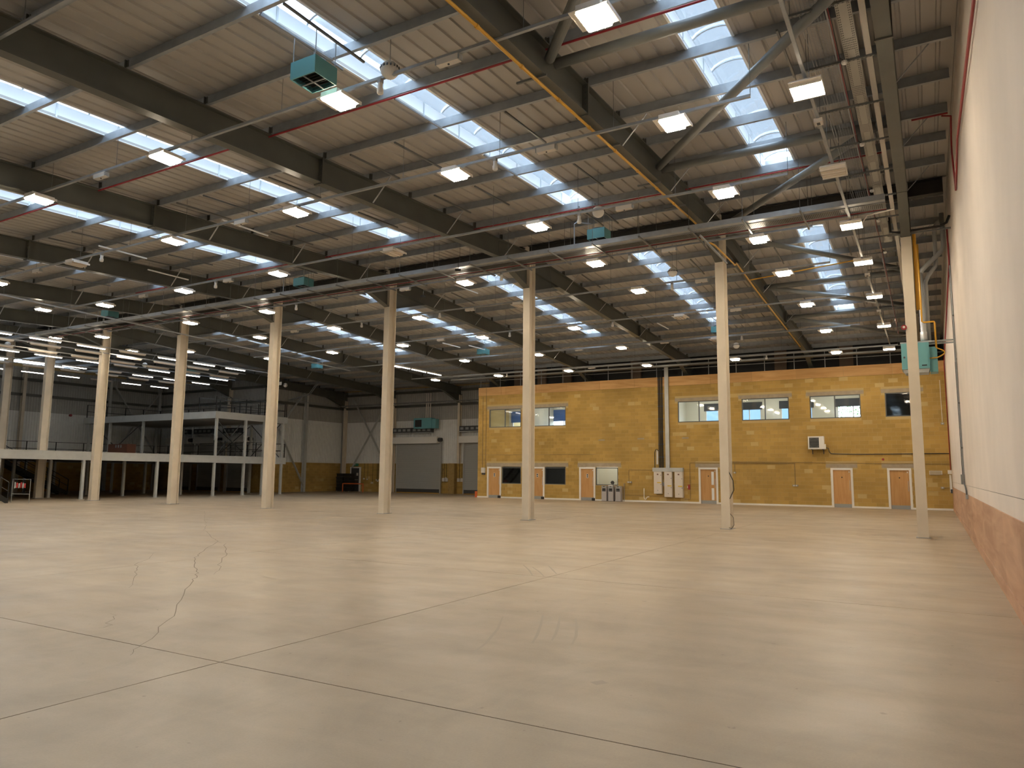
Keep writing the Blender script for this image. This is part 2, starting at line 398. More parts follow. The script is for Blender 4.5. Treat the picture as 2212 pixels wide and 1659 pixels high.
# ---- block walls
def blocks(wall, along, fixed, out, a0, a1, z0, z1, holes, near=0):
    """bonded blocks 440 x 215 proud of a mortar bed; along 'x' or 'y'; near = how many become single objects"""
    L_, H_, G = .45, .225, .010
    cells = []; row = 0; z = z0
    while z < z1-.05:
        zt = min(z+H_, z1); a = a0 - (L_/2 if row % 2 else 0)
        while a < a1:
            s, e = max(a, a0), min(a+L_, a1); segs = [(s, e)]
            for h0, h1, hz0, hz1 in holes:
                if hz1 > z+.03 and hz0 < zt-.03:
                    nx = []
                    for p, q in segs:
                        if h1 <= p or h0 >= q: nx.append((p, q)); continue
                        if h0 > p: nx.append((p, h0))
                        if h1 < q: nx.append((h1, q))
                    segs = nx
            for p, q in segs:
                if q-p > .05: cells.append((p+G/2, q-G/2, z+G/2, zt-G/2))
            a += L_
        z += H_; row += 1
    singles = set()
    if near:
        full = [c for c in cells if abs(c[1]-c[0]-(L_-G)) < 1e-3 and abs(c[3]-c[2]-(H_-G)) < 1e-3]
        full.sort(key=lambda c: (c[0]+.2)**2 + (c[2]-1.7)**2)
        singles = set(full[:near])
    t0, t1 = (fixed, fixed+out)
    big = MB(); tones = []
    me = None
    for c in cells:
        if c in singles:
            if me is None:
                me = MB().box(-(L_-G)/2, (L_-G)/2, min(0,out), max(0,out), -(H_-G)/2, (H_-G)/2).mesh('block', BLOCK)
            o = put('block', me, ((c[0]+c[1])/2, fixed, (c[2]+c[3])/2), wall)
            continue
        if along == 'x': big.box(c[0], c[1], min(t0,t1), max(t0,t1), c[2], c[3])
        else: big.box(min(t0,t1), max(t0,t1), c[0], c[1], c[2], c[3])
        tones.append(random.random())
    o = part('blockwork', big, BLOCK, wall, kind='stuff')
    at = o.data.attributes.new('tone', 'FLOAT', 'FACE')
    at.data.foreach_set('value', [t for t in tones for _ in range(6)])

OPEN_UP = [(-27.48,-24.86),(-23.96,-21.39),(-13.63,-10.98),(-9.73,-7.05),(-5.92,-3.28),(-2.07,-0.40)]
ZU0, ZU1 = 4.96, 6.27
DOORS = [(-27.58,-26.42),(-24.13,-22.98),(-20.39,-19.24),(-12.41,-11.24),(-4.97,-3.84),(-2.15,-1.00)]
OPEN_LO = [(-26.39,-24.83),(-22.97,-21.40),(-19.21,-17.65)]
ZL0, ZL1 = 1.0, 2.15
LINTELS = [(a-.18, b+.18, ZU1, ZU1+.22) for a, b in OPEN_UP] + [(-27.65,-24.70,2.19,2.45),(-24.2,-21.2,2.19,2.45),(-20.5,-17.45,2.19,2.45),
           (-12.6,-11.0,2.19,2.40),(-5.2,-3.6,2.19,2.40),(-2.4,-.8,2.19,2.40)]
holes = [(a,b,ZU0,ZU1) for a,b in OPEN_UP] + [(a,b,0,2.19) for a,b in DOORS] + [(a,b,ZL0,ZL1+.04) for a,b in OPEN_LO] + LINTELS
wo = bpy.data.objects.new('wall_office', None); C.objects.link(wo); tag(wo, kind='structure')
# mortar bed between the openings, as a grid of strips
xs = sorted({-28.4, XR-.001} | {v for h in holes for v in h[:2]}); zs = sorted({0.0, 7.28} | {v for h in holes for v in h[2:]})
bed = MB()
for i in range(len(xs)-1):
    for j in range(len(zs)-1):
        cx, cz = (xs[i]+xs[i+1])/2, (zs[j]+zs[j+1])/2
        if not any(h[0] < cx < h[1] and h[2] < cz < h[3] for h in holes[:15]): bed.box(xs[i], xs[i+1], YW+.012, YW+.22, zs[j], zs[j+1])
part('mortar_bed', bed, MORTAR, wo)
blocks(wo, 'x', YW, .012, -28.4, XR-.002, 0.08, 7.28, holes, 300)
for a, b, z0, z1 in LINTELS: part('lintel', MB().box(a, b, YW-.004, YW+.02, z0+.004, z1-.004), LINTEL, wo)
ws = put('wall_office_side', MB().box(-28.4, -28.2, YW+.23, YB, 0, 7.28).mesh('wall_office_side', MORTAR)); tag(ws, kind='structure')
# skirting between the doors
sk = bpy.data.objects.new('baseboard_office', None); C.objects.link(sk); tag(sk, kind='structure')
segs = [-28.4] + [v for d in DOORS for v in d] + [XR-.03]
for i in range(0, len(segs), 2):
    if segs[i+1]-segs[i] > .02: part('skirting', MB().box(segs[i], segs[i+1], YW-.03, YW+.002, 0, .10), WHITE, sk)
# plywood upstand along the head of the office wall
up = bpy.data.objects.new('trim_1', None); C.objects.link(up); tag(up, kind='structure')
pj = [-28.4,-26.47,-26.09,-23.67,-21.31,-18.88,-16.46,-14.13,-11.56,-9.07,-6.58,-4.08,-1.62,XR-.02]
for a, b in zip(pj, pj[1:]): part('plywood_panel', MB().box(a+.006, b-.006, YW-.03, YW-.006, 7.285, 7.87), PLYOAK, up)
part('batten', MB().box(-28.4, XR-.02, YW-.005, YW+.2, 7.283, 7.86), MORTAR, up)

# ---- clad walls: white below, grey above, block dado
def clad(wall, along, fixed, out, a0, a1, z0, z1, m):
    n = max(1, round(abs(a1-a0))); s = (a1-a0)/n
    prof = [(0,0)]
    for k in range(5):
        c = s*(k+.5)/5; prof += [(c-.035,0),(c-.02,.03),(c+.02,.03),(c+.035,0)]
    prof += [(s-.004,0),(s-.004,-.03),(0,-.03)]
    ax, ay = (((1,0,0),(0,out,0)) if along == 'x' else ((0,1,0),(out,0,0)))
    mb = MB().ext(prof, (0,0,0), (0,0,z1-z0), ax, ay); me = mb.mesh('cladding_sheet', m)
    for i in range(n):
        loc = (a0+i*s, fixed, z0) if along == 'x' else (fixed, a0+i*s, z0)
        put('cladding_sheet', me, loc, wall)
def hall_wall(name, along, fixed, out, a0, a1, top):
    core = MB()
    if along == 'x': core.box(a0, a1, min(fixed-out*.3, fixed-out*.05), max(fixed-out*.3, fixed-out*.05), 0, top+.3)
    else: core.box(min(fixed-out*.3, fixed-out*.05), max(fixed-out*.3, fixed-out*.05), a0, a1, 0, top+.3)
    w = put(name, core.mesh(name, MORTAR)); tag(w, kind='structure')
    blocks(w, along, fixed-out*.05, out*.014, a0, a1, 0, 2.5, [])
    cap = MB()
    if along == 'x': cap.box(a0, a1, min(fixed-out*.05, fixed+out*.04), max(fixed-out*.05, fixed+out*.04), 2.5, 2.56)
    else: cap.box(min(fixed-out*.05, fixed+out*.04), max(fixed-out*.05, fixed+out*.04), a0, a1, 2.5, 2.56)
    part('dado_cap', cap, WHITE, w)
    clad(w, along, fixed, out, a0, a1, 2.56, 6.18, CLADW); clad(w, along, fixed, out, a0, a1, 6.18, top, CLADG)
    for z in (7.35, 8.55):
        g = MB()
        if along == 'x': g.box(a0, a1, min(fixed+out*.03, fixed+out*.2), max(fixed+out*.03, fixed+out*.2), z, z+.2)
        else: g.box(min(fixed+out*.03, fixed+out*.2), max(fixed+out*.03, fixed+out*.2), a0, a1, z, z+.2)
        part('sheeting_rail', g, STEEL, w)
    return w
hall_wall('wall_left', 'y', XL, 1, YN, YD-.05, 9.6)
hall_wall('wall_dock', 'x', YD, -1, XL+.1, XI-.06, 9.4)
cp = put('wall_corner', MB().box(XL-.3, XL+.12, YD-.06, YD+.35, 0, 9.8).box(XI-.35, XI-.05, YD+.0, YD+.36, 0, 9.8).box(XI-.35, XI+.12, YB-.06, YB+.35, 0, 9.4).mesh('wall_corner', CLADG)); tag(cp, kind='structure')
hall_wall('wall_inner', 'y', XI, 1, YD+.06, YB-.06, 9.4)
hall_wall('wall_far', 'x', YB, -1, XI+.1, -28.45, 9.0)
wf = bpy.data.objects.new('wall_rear', None); C.objects.link(wf); tag(wf, kind='structure')

# ---- offices behind the block wall: upper rooms with outer windows, lower rooms
OUTW = [(-30.6,-27.6),(-26.9,-23.3),(-15.6,-13.6),(-11.7,-9.9),(-8.6,-6.4),(-5.3,-2.9)]     # outer window openings (x), seen through the inner windows
OZ0, OZ1 = 4.75, 6.35
OUTW = [(-27.9,-25.9),(-25.4,-21.6),(-13.0,-11.3),(-10.9,-9.4),(-8.2,-6.3),(-4.9,-3.1)]
xs = [-28.2] + [v for w in OUTW for v in w] + [XR]
rw = MB()
YO = 48.6
for i in range(0, len(xs)-1, 2): rw.box(xs[i], xs[i+1], YO, YO+.2, 3.6, 7.1)
for a, b in OUTW: rw.box(a, b, YO, YO+.2, 3.6, OZ0); rw.box(a, b, YO, YO+.2, OZ1, 7.1)
part('upper_outer_wall', rw, ROOMW, wf)
part('room_floor', MB().box(-28.2, XR, YW+.22, YO+.2, 3.5, 3.6), GREYM, wf)
part('room_ceiling', MB().box(-28.2, XR, YW+.22, YO+.2, 7.1, 7.2), ROOMW, wf)
part('light_stop_deck', MB().box(-28.4, XR, YO+.2, YB+.2, 7.1, 7.2), DARKROOM, wf)  # unseen deck added to stop daylight leaking into the void
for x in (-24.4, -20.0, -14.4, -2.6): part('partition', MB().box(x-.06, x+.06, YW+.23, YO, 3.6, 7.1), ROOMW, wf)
part('painted_dark_room', MB().box(-2.5, XR, YO-.3, YO-.25, 3.61, 7.09).box(-2.53, -2.5, YW+.24, YO-.3, 3.61, 7.09).box(XR-.06, XR-.03, YW+.24, YO-.3, 3.61, 7.09), DARKROOM, wf)  # near-black sheets make the room behind the end window look unlit
for i, (a, b) in enumerate(OUTW):
    d = .55 if i > 1 else .95
    part('roller_blind', MB().box(a-.08, b+.08, YO-.06, YO-.03, OZ1-d*.9+.1, OZ1+.1), CHAR if i > 1 else BLUE, wf)
    fr = MB()
    for x in (a+.03, (a+b)/2, b-.03): fr.box(x-.03, x+.03, YO+.02, YO+.07, OZ0, OZ1)
    fr.box(a, b, YO+.02, YO+.07, OZ0, OZ0+.05); part('outer_window_frame', fr, WHITE, wf)
ROOMLIT = emit('office_ceiling_panel', (1.0,0.95,0.85), 7.0)
for x in (-26.2,-22.4,-17.0,-12.6,-8.4,-4.6): part('ceiling_panel_light', MB().box(x-.5,x+.5,46.3,47.3,7.07,7.1), ROOMLIT, wf)
part('ceiling_panel_light', MB().box(-18.9,-18.1,45.2,46.0,3.32,3.35), ROOMLIT, wf)
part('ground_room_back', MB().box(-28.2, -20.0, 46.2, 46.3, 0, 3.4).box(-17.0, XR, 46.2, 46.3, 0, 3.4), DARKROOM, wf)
part('lit_room_back', MB().box(-20.0, -17.0, 46.6, 46.7, 0, 3.4).box(-20.0,-19.9,YW+.23,46.6,0,3.4).box(-17.1,-17.0,YW+.23,46.6,0,3.4).box(-20,-17,YW+.23,46.6,3.35,3.45), ROOMW, wf)
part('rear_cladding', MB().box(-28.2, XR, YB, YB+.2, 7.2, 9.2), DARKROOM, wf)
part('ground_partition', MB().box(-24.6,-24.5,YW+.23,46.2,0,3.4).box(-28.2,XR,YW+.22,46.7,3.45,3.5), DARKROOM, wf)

VOIDC = [(-26.13, -25.51), (-24.22, -23.55), (-22.26, -21.55), (-17.17, -16.46), (-7.98, -7.29), (-4.38, -3.65)]
part('void_dark_sheet', MB().box(-28.4, XR-.05, 45.95, 46.0, 7.2, lin(46)-.01), BLACK, wf)  # black sheet stands in for the unlit depth over the offices

# ================================================================== ROOFLIGHTS
def skylight(x0, x1, y0, y1, where, n_):
    t = thing('skylight', 'vaulted rooflight strip of the %s, %s from the white wall' % (where, ORD[n_]), 'skylight', ((x0+x1)/2, y0, lin(y0)), 'rooflight strips of the %s' % where)
    K = .34; zz = lambda y, h: lin(y)+h
    kb = MB()
    for xa, xb in ((x0-.05, x0), (x1, x1+.05)):
        kb.ext([(0,-.02),(xb-xa,-.02),(xb-xa,K),(0,K)], (xa,y0,lin(y0)), (xa,y1,lin(y1)), (1,0,0), (0,0,1))
    kb.box(x0-.05, x1+.05, y0-.05, y0, lin(y0)-.02, lin(y0)+K); kb.box(x0-.05, x1+.05, y1, y1+.05, lin(y1)-.02, lin(y1)+K)
    part('kerb', kb, KERB, t)
    # vaulted glazing
    N = 10; w = (x1-x0)/2+.03; cx = (x0+x1)/2; rise = .22
    arc = [(-w*math.cos(math.pi*i/N), K+rise*math.sin(math.pi*i/N)) for i in range(N+1)]
    prof = arc + [(a, b-.012) for a, b in reversed(arc)]
    part('glazing', MB().ext(prof, (cx,y0-.04,lin(y0)), (cx,y1+.04,lin(y1)), (1,0,0), (0,0,1)), SKYGLASS, t)
    n = round((y1-y0)/1.48)
    for i in range(n+1):
        y = y0+(y1-y0)*i/n
        part('glazing_bar', MB().tube([(cx+a, y, lin(y)+b-.03) for a, b in arc], .022, 6), ALU, t)
    for i in range(n):
        y = y0+(y1-y0)*(i+.5)/n
        part('kerb_strap', MB().box(x0+.002, x0+.012, y-.02, y+.02, lin(y), lin(y)+K), ALU, t)
    # sky portal: guides the daylight through the opening, gives off nothing itself
    ld = bpy.data.lights.new('rooflight_portal', 'AREA'); ld.shape = 'RECTANGLE'; ld.size = x1-x0; ld.size_y = y1-y0
    ld.cycles.is_portal = True
    lo = bpy.data.objects.new('rooflight_portal', ld); C.objects.link(lo)
    lo.location = (cx, (y0+y1)/2, lin((y0+y1)/2)+K-.05)
    lo.rotation_euler = (math.atan2(lin(y1)-lin(y0), y1-y0), 0, 0)
for n_, (a, b) in enumerate(SKY):
    skylight(a, b, *SKN, 'near roof slope', n_); skylight(a, b, *SKF, 'far roof slope', n_)

# ================================================================== FRAME
PN = [21.95-1.775*k for k in range(12)]               # purlin lines, near slope
PF = [25.35+1.79*k for k in range(15)]                # far slope
cleat_me = MB().box(-.012, .012, -.05, .05, 0, .22).box(-.09, .09, -.05, .05, 0, .012).box(-.06,.06,-.012,.012,0,.22).mesh('cleat', STEEL)
def rafter(k):
    x = COLX[k]; end = YD if x < XI else (YB if x < -28.4 else 45.95)
    for near in (True, False):
        y0, y1 = (YN, YC) if near else (YC+.46, end-.12)
        lab = ('grey steel rafter of the near roof slope' if near else 'grey steel rafter of the far roof slope')
        lab += {0: ' beside the white wall', 1: ' with the yellow gas pipe under it'}.get(k, ', %s from the white wall' % ORD[k])
        t = thing('rafter', lab, 'beam', (x, y0 if near else y1, rtop(y0 if near else y1)), None if k < 2 else ('rafters of the near slope' if near else 'rafters of the far slope'))
        part('beam', MB().ibeam((x,y0,rtop(y0)), (x,y1,rtop(y1)), .25, RD, .024, .016, (1,0,0), (0,0,1)), STEEL, t)
        ya = y1 if near else y0; sgn = -1 if near else 1
        yb = ya + sgn*2.1; za = rtop(ya)-RD; zb = rtop(yb)-RD; zc = 8.78
        def haunch(ya, yb, za, zb, zc):
            h = MB().ext([(ya,za+.02),(yb,zb+.02),(ya,zc)], (x-.008,0,0), (x+.008,0,0), (0,1,0), (0,0,1))
            h.ext([(-.125,-.012),(.125,-.012),(.125,.012),(-.125,.012)], (x,yb,zb), (x,ya,zc), (1,0,0), (0,0,1))
            part('haunch', h, STEEL, t)
        haunch(ya, yb, za, zb, zc)
        if not near:
            ye = y1; yi = y1-2.6; haunch(ye, yi, rtop(ye)-RD, rtop(yi)-RD, rtop(ye)-RD-.75)
        ysp = 12.9 if near else 36.2
        if ysp < max(y0, y1):
            part('splice_plate', MB().box(x-.14, x+.14, ysp-.03, ysp+.03, rtop(ysp)-RD-.03, rtop(ysp)+.01), STEEL, t)
            b = MB()
            for i in range(5):
                z = rtop(ysp)-.08-i*.125
                b.rod((x+.09, ysp-.045, z), (x+.09, ysp+.045, z), .016, 6).rod((x-.09, ysp-.045, z), (x-.09, ysp+.045, z), .016, 6)
            part('bolts', b, DGREY, t)
        for y in (PN if near else PF):
            if y < end-.2 and y > YN: put('cleat', cleat_me, (0, y-(y0 if near else y1), rtop(y)-rtop(y0 if near else y1)), t)
        for y in ((18.4, 21.95, 14.85) if near else (27.14, 30.72, 36.1, 39.7)):
            if y < end-1:
                part('fly_brace', MB().bar((x+.10, y, rtop(y)-RD+.03), (x+.72, y+.02, rtop(y)+.05), .045, .012), GALV, t)
for k in range(9): rafter(k)

def purlin_mesh(L_):
    prof = [(-.07,.02),(-.07,0),(.003,0),(.003,.238),(.07,.238),(.07,.244),(-.003,.244),(-.003,.006),(-.064,.006),(-.064,.02)]
    return MB().ext(prof, (0,0,0), (L_,0,0), (0,1,0), (0,0,1)).mesh('purlin', GALV)
BX = [XR-.03] + COLX + [XL+.15]
for i in range(len(BX)-1):
    a, b = BX[i+1], BX[i]
    if i == 0: b = XR-.12
    me = purlin_mesh(b-a-.012)
    for y in PN[:12] + PF:
        if y > (YD if a < XI-5 else (YB if a < -30 else 45.95))-.3: continue
        if i >= 8 and y < 14: continue
        if i >= 5 and y < 6: continue
        o = put('purlin', me, (a+.006, y, rtop(y)+.003))
        if i == 0: tag(o, 'short %s slope purlin end against the white wall, %s from the ridge' % ('near' if y < YC else 'far', ORD[(PN if y < YC else PF).index(y)]), 'purlin', 'purlin ends at the white wall')
        else:
            sl = 'near' if y < YC else 'far'
            ln = (PN if sl == 'near' else PF).index(y)
            tag(o, '%s slope purlin, %s line from the ridge, %s bay from the white wall' % (sl, ORD[ln], ORD[i]), 'purlin', 'roof purlins')
# black beams along the ridge
rb = []
for i in range(len(BX)-1):
    a, b = BX[i+1]+.13, BX[i]-.13
    z1 = lin(YC)-.04
    mb = MB().box(a, b, YC-.02, YC+.02, 9.95, z1).box(a, b, YC-.13, YC+.13, 9.93, 9.955).box(a, b, YC-.13, YC+.13, z1-.03, z1)
    single('ridge_beam', mb, RIDGE, 'black steel ridge beam above the cable tray, %s bay from the white wall' % ORD[i], 'beam', (a, YC, 9.93), 'ridge beams')

# ---- columns of the middle row
def column_mesh(parent, x):
    a, d, tf, tw = .14, .46, .022, .014
    prof = [(-a,0),(a,0),(a,tf),(tw,tf),(tw,d-tf),(a,d-tf),(a,d),(-a,d),(-a,d-tf),(-tw,d-tf),(-tw,tf),(-a,tf)]
    part('shaft', MB().ext(prof, (x,YC,.02), (x,YC,8.78), (1,0,0), (0,1,0)), CREAM, parent)
    part('column_head', MB().ext(prof, (x,YC,8.78), (x,YC,rtop(YC)), (1,0,0), (0,1,0)), STEEL if x > -1 else CREAM, parent)
    part('base_plate', MB().box(x-.18, x+.18, YC-.04, YC+.5, 0, .02), GREYM, parent)
CL = {0: 'cream steel column standing closest to the white wall, below the teal cabinet heater', 1: 'cream steel column with black cable loops hanging at its side',
      7: 'cream steel column standing under and through the mezzanine deck'}
for k, x in enumerate(COLX):
    t = thing('steel_column', CL.get(k, 'tall cream steel column in the middle row, %s from the white wall' % ORD[k]), 'column', (x, YC, 0), None if k in CL else 'columns of the middle row')
    column_mesh(t, x)
# wall columns under the far eaves
def wall_column(x, y, face, top, white_to=None, z0=0):
    t = thing('wall_column', 'grey steel stanchion against the cladding of the far walls', 'column', (x, y, z0), 'stanchions along the far walls')
    a, d = .11, .32
    prof = [(-a,0),(a,0),(a,.02),(.012,.02),(.012,d-.02),(a,d-.02),(a,d),(-a,d),(-a,d-.02),(-.012,d-.02),(-.012,.02),(-a,.02)]
    fx, fy = face
    part('shaft', MB().ext(prof, (x,y,z0), (x,y,top), (abs(fy),abs(fx),0), (-fx,-fy,0)), CREAM if white_to else MEZZ, t)
for x in COLX:
    if x < XI: wall_column(x, YD-.36, (0,-1), rtop(YD)-.66, 1)
    elif x < -28.5: wall_column(x, YB-.40, (0,-1), rtop(YB)-.66, 1, 2.5 if x > -35 else 0)
wall_column(-46.6, 45.6, (1,0), 8.6); wall_column(-60.3, 29.6, (1,0), 9.6, 1); wall_column(-60.3, 36.4, (1,0), 9.4); wall_column(-60.3, 41.0, (1,0), 9.2)
for a, b in VOIDC:
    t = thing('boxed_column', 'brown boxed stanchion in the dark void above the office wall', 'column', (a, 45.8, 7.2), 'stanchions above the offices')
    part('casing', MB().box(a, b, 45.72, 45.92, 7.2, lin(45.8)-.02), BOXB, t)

# ---- tubular roof bracing beside the white wall
NB = [11.14, 17.33, 23.74]; FB = [24.3, 30.84, 36.2, 42.4]
def brace(p, q, lab, grp):
    m = MB().rod(p, q, .098, 14)
    single('bracing_tube', m, TUBEG, lab, 'bracing', p, grp, smooth=True)
zb = lambda y: rtop(y)-.30
for a, b in ((NB[0], 4.9), (NB[1], NB[0]), (NB[2], NB[1])):
    brace((-5.68,a,zb(a)), (-.46,b,zb(b)), 'slanting grey tube bracing the near roof slope beside the white wall', 'slanting bracing tubes, near slope')
for a, b in ((FB[0], FB[1]), (FB[1], FB[2]), (FB[2], FB[3])):
    brace((-5.68,a+.2,zb(a)), (-.46,b,zb(b)), 'slanting grey tube bracing the far roof slope beside the white wall', 'slanting bracing tubes, far slope')
for y in (NB[0], NB[1], FB[1], FB[2]):
    brace((-5.68,y+.24,zb(y)+.02), (-.46,y+.24,zb(y)+.02), 'straight grey tube strut between the two rafters by the white wall', 'straight bracing struts')
# flat bracing on the far walls
def flat_brace(p, q, where):
    single('wall_brace', MB().bar(p, q, .20, .05), MEZZ, 'pale diagonal flat brace crossing the %s' % where, 'bracing', p, 'diagonal braces of the %s' % where)
flat_brace((-45.3,YB-.5,2.1), (-41.2,YB-.5,8.2), 'far wall beside the fire door'); flat_brace((-41.2,YB-.42,1.9), (-45.4,YB-.42,8.2), 'far wall beside the fire door')
flat_brace((-46.75,45.7,.4), (-46.75,42.6,5.2), 'inner wall by the mezzanine'); flat_brace((-46.75,42.6,5.2), (-46.75,45.7,9.0), 'inner wall by the mezzanine')
flat_brace((-60.2,36.6,8.9), (-60.2,41.0,2.8), 'left wall behind the upper deck'); flat_brace((-60.14,41.0,8.9), (-60.14,36.6,2.8), 'left wall behind the upper deck')

# ================================================================== LIGHT FITTINGS
GX = [-4.1, -9.3, -14.45, -19.6, -24.75, -29.9]
ROWS = {'A': (9.55, 8.6), 'B': (13.4, 8.6), 'C': (17.5, 8.6), 'D': (21.6, 8.6), 'E': (25.7, 8.6), 'F': (31.0, 8.6), 'G': (37.1, 8.6), 'H': (41.2, 8.17)}
UNLIT = {('B', 4), ('C', 2), ('E', 2), ('F', 1), ('G', 1)}
MISS = {('A', 4), ('A', 5), ('D', 3)}
UNLITM = mat('unlit_diffuser', (0.62,0.55,0.46), 0.6)
def luminaire(lit, turned):
    t = thing('high_bay_light', 'x', 'light', (0,0,0))
    def bx(x0,x1,y0,y1,z0,z1): return MB().box(y0,y1,x0,x1,z0,z1) if turned else MB().box(x0,x1,y0,y1,z0,z1)
    part('housing', bx(-.20,.20,-.27,.27,.012,.11), LAMPHOUS, t)
    part('wing_plate', bx(-.32,-.20,-.27,.27,.02,.035), LAMPHOUS, t); part('wing_plate', bx(.20,.32,-.27,.27,.02,.035), LAMPHOUS, t)
    part('edge_lip', bx(-.215,-.195,-.27,.27,-.02,.02), LAMPHOUS, t); part('edge_lip', bx(.31,.325,-.27,.27,-.02,.04), LAMPHOUS, t)
    part('diffuser', bx(-.185,.185,-.25,.25,-.035,.012), LAMPLIT if lit else UNLITM, t)
    for x in (-.062, .062): part('divider', bx(x-.006,x+.006,-.25,.25,-.05,-.034), LAMPHOUS, t)
    part('mounting_block', bx(-.05,.05,-.08,.08,.11,.16), GREYM, t)
    return t
PROTO = {(l, u): luminaire(l, u) for l in (True, False) for u in (True, False)}
used = {k: False for k in PROTO}
def place_lum(x, y, z, lit=True, turned=False):
    p = PROTO[(lit, turned)]
    lab = {(1,0): 'lit rectangular high bay light on the roof trunking rows', (0,0): 'unlit rectangular high bay light on the roof trunking rows',
           (1,1): 'lit high bay light turned crosswise on the trunking beside the white wall', (0,1): 'unlit high bay light turned crosswise on the trunking beside the white wall'}[(int(lit), int(turned))]
    grp = {(1,0): 'lit high bay lights', (0,0): 'unlit high bay lights', (1,1): 'crosswise high bay lights', (0,1): 'crosswise high bay lights, unlit'}[(int(lit), int(turned))]
    if used[(lit, turned)]: o = dup(p, (x,y,z), lab, grp)
    else: used[(lit, turned)] = True; p.location = (x,y,z); tag(p, lab, None, grp); o = p
    return o
for r, (y, z) in ROWS.items():
    for i, x in enumerate(GX):
        if (r, i) not in MISS:
            o = place_lum(x, y, z, (r, i) not in UNLIT)
            o['label'] = '%s high bay light, %s row from the office wall, %s from the white wall' % ('lit' if (r, i) not in UNLIT else 'unlit', ORD['HGFEDCBA'.index(r)], ORD[i])
for x, y, z in ((-9.4,5.5,8.6), (-14.5,5.5,8.6), (-24.75,9.55,8.6), (-29.9,9.55,8.6), (-35.05,9.55,8.6), (-40.2,9.55,8.6), (-35.05,13.4,8.6), (-40.2,13.4,8.6), (-40.2,17.0,8.6), (-35.1,17.7,9.0), (-37.2,21.75,8.6), (-41.6,21.75,8.95), (-40.2,25.3,8.6), (-35.1,25.3,8.2), (-35.1,31.0,8.6)):
    o = place_lum(x, y, z)
    if x < -30 and y > 14: part('drop_rod', MB().rod((x,y,z+.15),(x,y,lin(y)+.005),.008,5), GALVD, o)
for i, y in enumerate((13.3, 17.4, 21.5, 25.5, 30.7, 37.0, 41.2)): place_lum(-1.6, y, 8.6 if i < 6 else 8.17, i != 1, True)

# ---- trunking rows the lights hang from
def trunk(p, q, lab, grp, r=.045, wires=(), zt=None):
    t = thing('lighting_trunking', lab, 'trunking', p, grp)
    part('channel', MB().bar(p, q, .06, .055), GALV, t)
    d = Vector(q)-Vector(p); n = max(2, int(d.length/2.58))
    w = MB()
    for i in range(n+1):
        c = Vector(p)+d*(i/n); w.rod(c, (c.x, c.y, lin(c.y)-.02), .006, 4)
    part('suspension_wire', w, GALVD, t, kind='stuff')
    return t
for r, (y, z) in ROWS.items():
    x0 = -41.0 if r in 'AB' else (-32.5 if r == 'C' else -36.5)
    if r in 'H': x0 = -32.0
    trunk((x0, y, z+.19), (-2.6 if r != 'H' else -1.2, y, z+.19), 'thin lighting trunking across the hall, %s row from the office wall' % ORD['HGFEDCBA'.index(r)], 'trunking rows across the hall')
trunk((-18.0,5.5,8.79), (-6.5,5.5,8.79), 'thin lighting trunking across the hall, ninth row from the office wall', 'trunking rows across the hall')
trunk((-1.6,8.5,8.79), (-1.6,42.5,8.6), 'long lighting trunking running beside the white wall toward the offices', None)
trunk((-32.2,12.0,8.75), (-34.0,37.0,8.55), 'long lighting trunking running toward the far wall past the mezzanine', None)
# round conduit beneath two rows
for r in 'GH':
    y, z = ROWS[r]
    single('conduit', MB().rod((-30,y-.12,z+.12),(-3,y-.12,z+.12),.035,8), GALV, 'round steel conduit slung beside the trunking by the office wall', 'conduit', (-30,y-.12,z+.12), 'conduits by the office wall')

# ---- emergency packs and sensors on the trunking
def pack():
    t = thing('emergency_pack', 'white emergency battery pack strapped to the roof trunking', 'emergency light', (0,0,0), 'emergency packs on the trunking')
    part('case', MB().box(-.22,.22,-.06,.06,-.06,.05), OFFW, t); part('end_cap', MB().box(-.25,-.22,-.05,.05,-.05,.04), GREYM, t); part('end_cap', MB().box(.22,.25,-.05,.05,-.05,.04), GREYM, t)
    part('indicator', MB().rod((0,0,-.075),(0,0,-.06),.018,8), DGREY, t); return t
pk = pack(); first = True
for r, x in (('A',-6.8),('A',-16.9),('B',-6.9),('B',-16.6),('C',-6.7),('C',-22.2),('D',-6.8),('D',-17.2),('D',-27.5),('E',-6.9),('E',-16.9),('F',-6.9),('F',-22.2),('G',-12.0),('G',-17.0),('H',-18.0),('B',-27.2),('C',-27.3),('E',-27.4)):
    y, z = ROWS[r]; loc = (x, y, z+.10)
    if first: pk.location = loc; first = False
    else: dup(pk, loc)
def sensor():
    t = thing('presence_sensor', 'white cylindrical presence sensor hanging from the roof trunking', 'sensor', (0,0,0), 'presence sensors on the trunking')
    part('bracket', MB().box(-.04,.04,-.04,.04,.05,.14), GREYM, t)
    part('barrel', MB().lathe([(.045,.05),(.045,-.04),(.06,-.06),(.06,-.14),(.045,-.16),(0.001,-.16)], (0,0,0), 12), WHITE, t, smooth=True); return t
sn = sensor(); first = True
for r, x in (('A',-8.3),('B',-8.2),('B',-23.3),('C',-8.0),('C',-22.9),('D',-8.1),('D',-12.9),('D',-23.0),('E',-8.0),('E',-18.5),('E',-23.0),('F',-18.0),('F',-12.5),('G',-8.0),('G',-20.4),('H',-7.6),('H',-24.1)):
    y, z = ROWS[r]; loc = (x, y, z+.05)
    if first: sn.location = loc; first = False
    else: dup(sn, loc)

